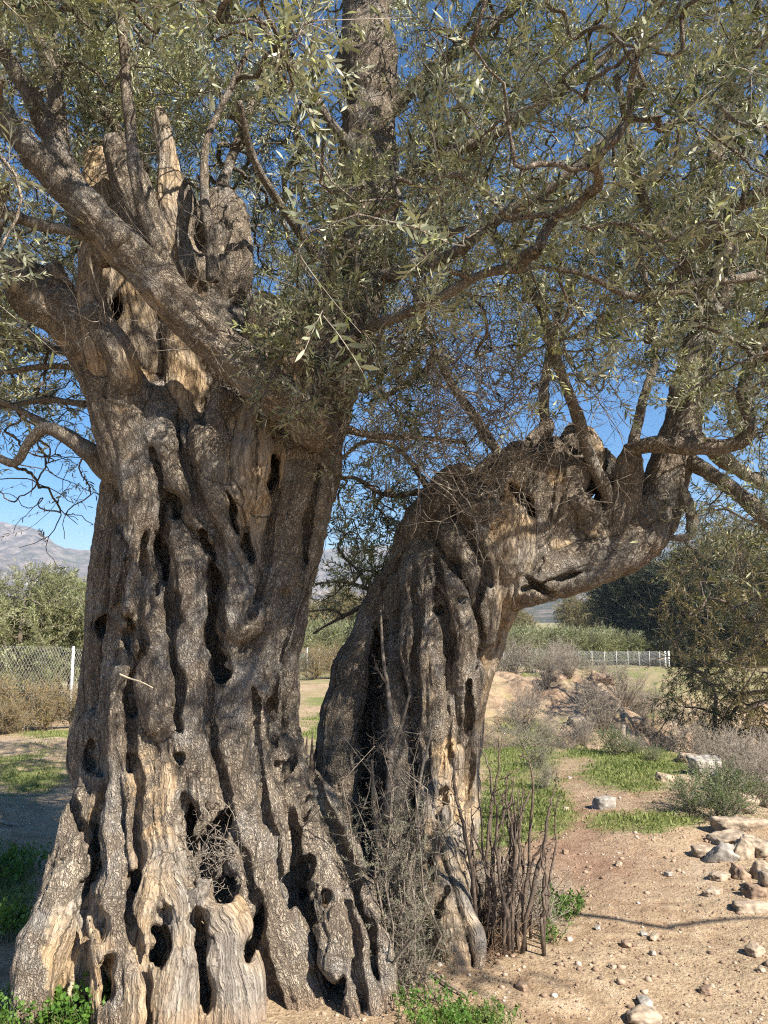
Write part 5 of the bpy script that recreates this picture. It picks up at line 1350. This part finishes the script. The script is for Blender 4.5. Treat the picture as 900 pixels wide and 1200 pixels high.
for px_, py_, s_ in [(663,1000,.025),(725,1015,.03),(783,1027,.028),(690,1018,.02),(766,1102,.028),(754,1098,.022),(735,1110,.03),(718,1135,.02),(765,1120,.02),(827,1165,.03),(885,1120,.05),(757,1180,.035),(752,1172,.02),(663,950,.035),(668,913,.03),(650,985,.02),(892,1140,.02),(700,1090,.02),(612,1160,.03),(95,1178,.03),(100,1190,.028),(84,1186,.022)]:
    stone(G(px_, py_), (s_, s_ * .8, s_ * .6), (.1, .2, k_), [ROCKB, ROCK, ROCKG][k_ % 3], 80 + k_, 'small stone lying loose on the near ground', 'small loose stones on the ground', .2, geo=I3); k_ += 1
# fine gravel
mb = MB(); n_ = 9000; V1, F1 = I1; gv = []
th_ = rng.uniform(-.08, .50, n_); r_ = 2.9 + rng.random(n_) ** 1.5 * 10
x_, y_ = r_ * np.sin(th_), r_ * np.cos(th_); gmk = green_mask(x_, y_); ok = (gmk < .4); x_, y_ = x_[ok], y_[ok]; z_ = ground_z(x_, y_)
s_ = np.exp(rng.normal(-5.45, .55, len(x_))) * (1 + .05 * y_); M_ = rots(rng.normal(0, 1, (len(x_), 3)), rng)
W = np.einsum('nij,vj->nvi', M_ * s_[:, None, None], V1) * np.array([1, .9, .7]) * (1 + .25 * rng.normal(0, 1, (len(x_), len(V1), 1)).clip(-1, 1)) + np.stack([x_, y_, z_ + s_ * .2], 1)[:, None]
Fq = (F1[None] + (np.arange(len(x_)) * len(V1))[:, None, None]).reshape(-1, 3)
m_, t_, b_, o_ = mat('gravel_stone'); tn = attr(t_, 'tone').outputs['Fac']; t_.links.new(ramp(t_, tn, [(0, (.17, .11, .075)), (.5, (.34, .24, .16)), (.85, (.42, .33, .25)), (1, (.56, .48, .40))]), b_.inputs['Base Color'])
gvo = mesh_obj('gravel', W.reshape(-1, 3), [Fq], m_, attrs={'tone': np.repeat(rng.random(len(x_)) ** 2.0, len(V1))}); tag(gvo, 'small pebbles strewn over the bare earth', 'gravel', kind='stuff')

# ------------------------------------------------------------------ grass and low herbs
n_ = 700000; th_ = rng.uniform(-.62, .52, n_); r_ = 2.9 + rng.random(n_) ** 1.15 * 15; x_, y_ = r_ * np.sin(th_), r_ * np.cos(th_)
gmk = green_mask(x_, y_); ok = rng.random(n_) < np.clip((gmk - .18) * 1.3, 0, 1) * .62; x_, y_, gmk = x_[ok], y_[ok], gmk[ok]; z_ = ground_z(x_, y_); n_ = len(x_)
print('blades', n_)
h_ = rng.uniform(.008, .026, n_) * (.6 + gmk) * (1 + .022 * y_); w_ = h_ * rng.uniform(.08, .30, n_) + .001; a_ = rng.uniform(0, 2 * PI, n_); ln = rng.uniform(0, .9, n_); b_ = rng.uniform(0, 2 * PI, n_)
bs = np.stack([x_, y_, z_], 1); sd = np.stack([np.cos(a_), np.sin(a_), 0 * a_], 1) * w_[:, None]; le = np.stack([np.cos(b_) * ln, np.sin(b_) * ln, 0 * b_ + 1], 1); le /= np.linalg.norm(le, axis=1, keepdims=True)
V = np.stack([bs - sd * .5, bs + sd * .5, bs + le * (h_ * .6)[:, None] + sd * .6, bs + le * (h_ * .6)[:, None] - sd * .6, bs + le * h_[:, None] + np.stack([np.cos(b_) * h_ * ln * .4, np.sin(b_) * h_ * ln * .4, 0 * b_], 1)], 1)
i_ = np.arange(n_)[:, None] * 5
GRASS = make_leaf('grass_blade', ((.085, .12, .028), (.26, .28, .09)), ((.10, .135, .04), (.28, .30, .11)), .3, .6)
go = mesh_obj('grass', V.reshape(-1, 3), [i_ + [0, 1, 2, 3], i_ + [3, 2, 4]], GRASS, attrs={'tone': np.repeat(np.clip(rng.normal(.45, .3, n_) + .3 * vnoise(bs * 1.2, 2), 0, 1), 5)}); tag(go, 'short green grass and clover in patches on the earth', 'grass', kind='stuff')
def weed(c, r, n, sc, seed, label, group=None, m_=None, h=.1, temps=None):
    rg = np.random.default_rng(seed); c = np.array(c, float); root = empty('weed', c, label, 'plant', group)
    a = rg.uniform(0, 2 * PI, n); rr = r * np.sqrt(rg.random(n)); x, y = c[0] + rr * np.cos(a), c[1] + rr * np.sin(a)
    p = np.stack([x, y, ground_z(x, y)], 1); st = MB(); tp = []
    for i in range(n):
        d = np.array([rg.normal(0, .3), rg.normal(0, .3), 1]) * h * rg.uniform(.4, 1); st.tube(np.array([p[i] - [0, 0, .01], p[i] + d]), [.0016, .001], 3); tp.append(p[i] + d * rg.uniform(.3, 1))
    st.build('stems', m_ or WEED_LEAF, root)
    place(temps or ROUND, np.array(tp), rg.normal(0, .6, (n, 3)) + [0, 0, .8], sc * rg.uniform(.6, 1.3, n), rg, 'leaves', m_ or WEED_LEAF, m_ or WEED_LEAF, root)
weed(G(100, 1188), .18, 110, .7, 1, 'bright green leafy weed in front of the big trunk at lower left')
weed(G(30, 1192), .16, 80, .6, 2, 'low green weed in the bottom left corner')
weed(G(8, 1100), .12, 60, .9, 3, 'green weed at the left edge beside the big trunk root')
weed(G(655, 1072), .13, 90, .6, 4, 'green weed at the right foot of the dead sticks')
weed(G(512, 1200), .17, 80, .42, 5, 'green weed below the dry bush at the bottom edge')
weed(G(562, 1204), .12, 40, .4, 6, 'low green weed at the bottom right of the dry bush')
weed(G(645, 1105), .05, 20, .5, 7, 'tiny green weed on the bare earth near the sticks')
weed(G(-10, 1030), .3, 140, .9, 8, 'shaded green weed at the left frame edge')

# ------------------------------------------------------------------ dry bush between the trunks
rg = np.random.default_rng(5)
db = empty('dry_bush', G(478, 1175), 'dense grey leafless bush of dead suckers between the two trunks', 'bush')
mb = MB(); sp = MB(); gp, gd, gs_ = [], [], []
def stick(mb, p0, p1, r0, r1, rg, wob=.05, sides=5, m=7):
    t = np.linspace(0, 1, m)[:, None]; q = p0 * (1 - t) + p1 * t; L_ = np.linalg.norm(p1 - p0); q[1:-1] += np.cumsum(rg.normal(0, wob * .4, (m - 2, 3)), 0) * L_ * .5; mb.tube(q, np.linspace(r0, r1, m), sides); return q
def spurs(mb, q, n, L, r, rg, green=None):
    for _ in range(n):
        j = rg.integers(0, len(q) - 1); p = q[j] + (q[j + 1] - q[j]) * rg.random(); e = rg.normal(0, 1, 3) + [0, 0, .35]; e /= np.linalg.norm(e); l = L * rg.uniform(.4, 1.2)
        mid_ = p + e * l * .5 + rg.normal(0, .12, 3) * l; en = p + e * l + np.array([0, 0, .1 * l]); mb.tube(np.array([p, mid_, en]), [r, r * .8, r * .4], 3)
        for _k in range(2):
            e2 = e + rg.normal(0, .8, 3); s = p + (en - p) * rg.uniform(.3, .9); mb.tube(np.array([s, s + e2 / np.linalg.norm(e2) * l * .4]), [r * .7, r * .3], 3)
        if green is not None: green[0].append(en); green[1].append(e + rg.normal(0, .3, 3)); green[2].append(rg.uniform(.25, .5))
for k_ in range(44):
    bx = rg.normal(478, 15); Yb = rg.uniform(3.42, 3.95); d = ray(bx, 1100); p0 = np.array([d[0] * Yb, Yb, 0]); p0[2] = gz(p0[0], p0[1]) - .03
    toppy = rg.uniform(900, 1120) if k_ > 12 else rg.uniform(840, 930); p1 = P(rg.normal(466, 17), toppy, Yb + rg.uniform(-.05, .3)); q = stick(mb, p0, p1, rg.uniform(.0035, .007), .0015, rg, .28)
    lowq = [q_ for q_ in q if q_[2] < .55]
    spurs(sp, q, 46, .06, .0015, rg, (gp, gd, gs_) if rg.random() < .45 else None)
for pts_ in ([(452,960,4.05,.011),(458,880,4.1,.010),(456,820,4.15,.008),(449,770,4.2,.006),(446,715,4.25,.004)], [(458,880,4.1,.008),(470,850,4.05,.006),(480,815,4.0,.004)], [(452,800,4.15,.005),(446,790,4.1,.003),(440,780,4.1,.002)],
             [(444,1000,3.95,.009),(438,940,4.0,.007),(436,890,4.0,.004)], [(495,1010,3.95,.008),(488,960,4.0,.006),(494,905,4.05,.005),(505,860,4.1,.004),(508,840,4.1,.002)], [(478,1060,3.7,.009),(482,1010,3.75,.007),(492,980,3.75,.004)]):
    a_ = Pl(pts_); mb.tube(a_[:, :3], a_[:, 3] * 1.5, 7); spurs(sp, a_[:, :3], 14, .06, .0014, rg)
BUSHT = make_twig('bush_twig_bark', [(.3, (.07, .055, .04)), (.5, (.15, .12, .09)), (.7, (.27, .23, .18))])
mb.build('stems', BUSHT, db); sp.build('spurs', BUSHT, db)
low_ = np.array([p[2] < .75 for p in gp]); gp, gd, gs_ = np.array(gp)[low_], np.array(gd)[low_], np.array(gs_)[low_]
place(OLIVE, gp, gd, gs_, rg, 'foliage', GREY_LEAF, DEADTWIG, db)
# dead upright sticks right of the leaning trunk
dk = empty('dead_sticks', G(600, 1085), 'clump of dark dead upright suckers at the foot of the leaning trunk', 'dead shrub')
ST = [[(560,1060),(552,980),(548,920),(545,892)],[(570,1070),(568,990),(572,930),(565,905),(560,885)],[(578,1080),(574,1000),(582,950),(592,910)],[(585,1085),(583,1000),(588,930),(587,870)],
      [(592,1080),(596,1010),(590,940),(600,900)],[(600,1085),(604,1000),(598,950),(600,908),(615,893)],[(607,1085),(618,1020),(612,960),(616,920)],[(612,1090),(622,1000),(620,900),(607,888)],
      [(614,1095),(624,1010),(630,960),(636,930),(634,915),(626,890),(612,888)],[(622,1090),(618,1010),(626,975)],[(634,1080),(638,1040),(636,1000),(642,985)],[(596,1085),(586,1030),(578,960),(575,920)],
      [(566,1075),(558,1020),(560,960)],[(604,1090),(600,1040),(606,980),(612,930)],[(588,1085),(594,1050),(600,960),(596,925)],[(640,1080),(644,1045),(650,1020)],[(575,1085),(570,1040),(556,1000),(550,960)]]
for _ in range(16):
    bx, tx = rg.uniform(556, 645), rg.normal(0, 12); ty = rg.uniform(925, 1040); ST.append([(bx, 1085), (bx + tx * .3, (1085 * 2 + ty) / 3), (bx + tx * .8, (1085 + 2 * ty) / 3), (bx + tx, ty)])
for k_, s_ in enumerate(ST):
    Yb = 3.92 + .035 * ((k_ * 7) % 11); mb = MB(); lx = rg.normal(0, 7); a_ = Pl([(x + lx * (1090 - y) / 160 + rg.normal(0, 2.5) * (i > 0), y, Yb + .02 * i, .0085 * (1 - .2 * i)) for i, (x, y) in enumerate(s_)]); a_[0, 2] = min(a_[0, 2], gz(a_[0, 0], a_[0, 1]) - .02)
    a_[1:, :3] += np.cumsum(rg.normal(0, .006, (len(a_) - 1, 3)), 0); a_ = wiggle(a_, .015, k_); mb.tube(a_[:, :3], a_[:, 3] * rg.uniform(.8, 1.3), 7, rough=.5); spurs(mb, a_[2:, :3], 9, .07, .0026, rg); mb.build('stick', DARKTWIG, dk)
mb = MB()
for k_ in range(750):
    c_ = G(rg.normal(600, 27), rg.uniform(1040, 1095)); e = rg.normal(0, 1, 3) * [.7, .7, .5] + [0, 0, .8]; e /= np.linalg.norm(e); L_ = rg.uniform(.06, .30); q = stick(mb, c_ - [0, 0, .01], c_ + e * L_, .0022, .001, rg, .2, 3, 4); spurs(mb, q, 3, .05, .0012, rg)
mb.build('brushwood', DEADTWIG, dk)
# brown brushwood at the foot, left of the sticks
bw = empty('brushwood_heap', G(568, 1110), 'fine brown dry brushwood piled beside the pale root of the leaning trunk', 'brushwood')
mb = MB()
for k_ in range(700):
    c_ = G(rg.normal(572, 16), rg.uniform(1060, 1128)); e = rg.normal(0, 1, 3) + [0, 0, .55]; e /= np.linalg.norm(e); L_ = rg.uniform(.06, .2); q = stick(mb, c_, c_ + e * L_, .0018, .0008, rg, .3, 3, 5)
mb.build('twigs', plain('brown_twig', (.27, .17, .10), .8, .3, 60), bw)
bw2 = empty('dark_shards', G(372, 1000) * 0 + np.array([-.42, 4.75, gz(-.42, 4.75)]), 'dark splintered stump points in the gap between the trunks', 'dead shrub')
mb = MB()
for x0, y0, x1, y1 in [(352,935,360,862),(356,940,372,870),(362,945,366,858),(360,930,350,880),(366,950,384,872),(372,955,378,890),(372,960,386,910),(380,960,388,925),(368,950,357,900)]:
    a_ = Pl([(x0, y0 + 60, 4.75, .030), (x0, y0, 4.75, .026), ((x0 + x1) / 2 + 1, (y0 + y1) / 2, 4.76, .014), (x1, y1, 4.78, .002)]); mb.tube(a_[:, :3], a_[:, 3], 6, rough=.4)
mb.build('splinters', DARKTWIG, bw2)
# loose things: pale twigs, stump and logs at the path turn
def loose(name, pts, r, m_, label, cat, n=6):
    e = MB(); a_ = np.array(pts, float); q = spline(a_, n); rr = np.linspace(r, r * .5, len(q)); e.tube(q, rr, 7, rough=.3); V = np.concatenate(e.V); c = V.mean(0); e.V = [V - c]
    o = e.build(name, m_); o.location = [float(v) for v in c]; tag(o, label, cat)
loose('pale_twig', [P(140, 790, 3.52), P(152, 795, 3.50), P(165, 799, 3.48), P(179, 806, 3.44)], .004, plain('pale_twig_bark', (.55, .46, .32), .8, .2, 50), 'thin pale broken twig sticking out of the big trunk', 'twig')
up = np.array([0, 0, .015])
loose('fallen_branch', [G(505, 1145) + up, G(525, 1160) + up, G(548, 1172) + up], .008, DEADTWIG, 'brown fallen branch on the earth below the dry bush', 'branch')
loose('fallen_branch', [G(632, 1088) + up, G(645, 1080) + up, G(660, 1072) + up * 1.5], .010, DEADTWIG, 'short pale fallen stick at the right of the dead sticks', 'branch')
loose('log', [G(770, 864) + [0, 0, .10], G(783, 872) + [0, 0, .07], G(795, 882) + [0, 0, .05]], .045, DEADTWIG, 'curved grey log lying among boulders at the path turn', 'log')
loose('stump', [G(731, 866) - [0, 0, .03], G(730, 866) + [0, 0, .16], G(731, 866) + [.02, 0, .26]], .085, DEADTWIG, 'short grey stump standing where the path turns', 'stump')
loose('fallen_branch', [G(0, 966) + up, G(12, 968) + up, G(28, 970) + up], .014, DEADTWIG, 'pale stick lying in the shade at the left edge', 'branch')
print('total', round(time.time() - T0, 1))
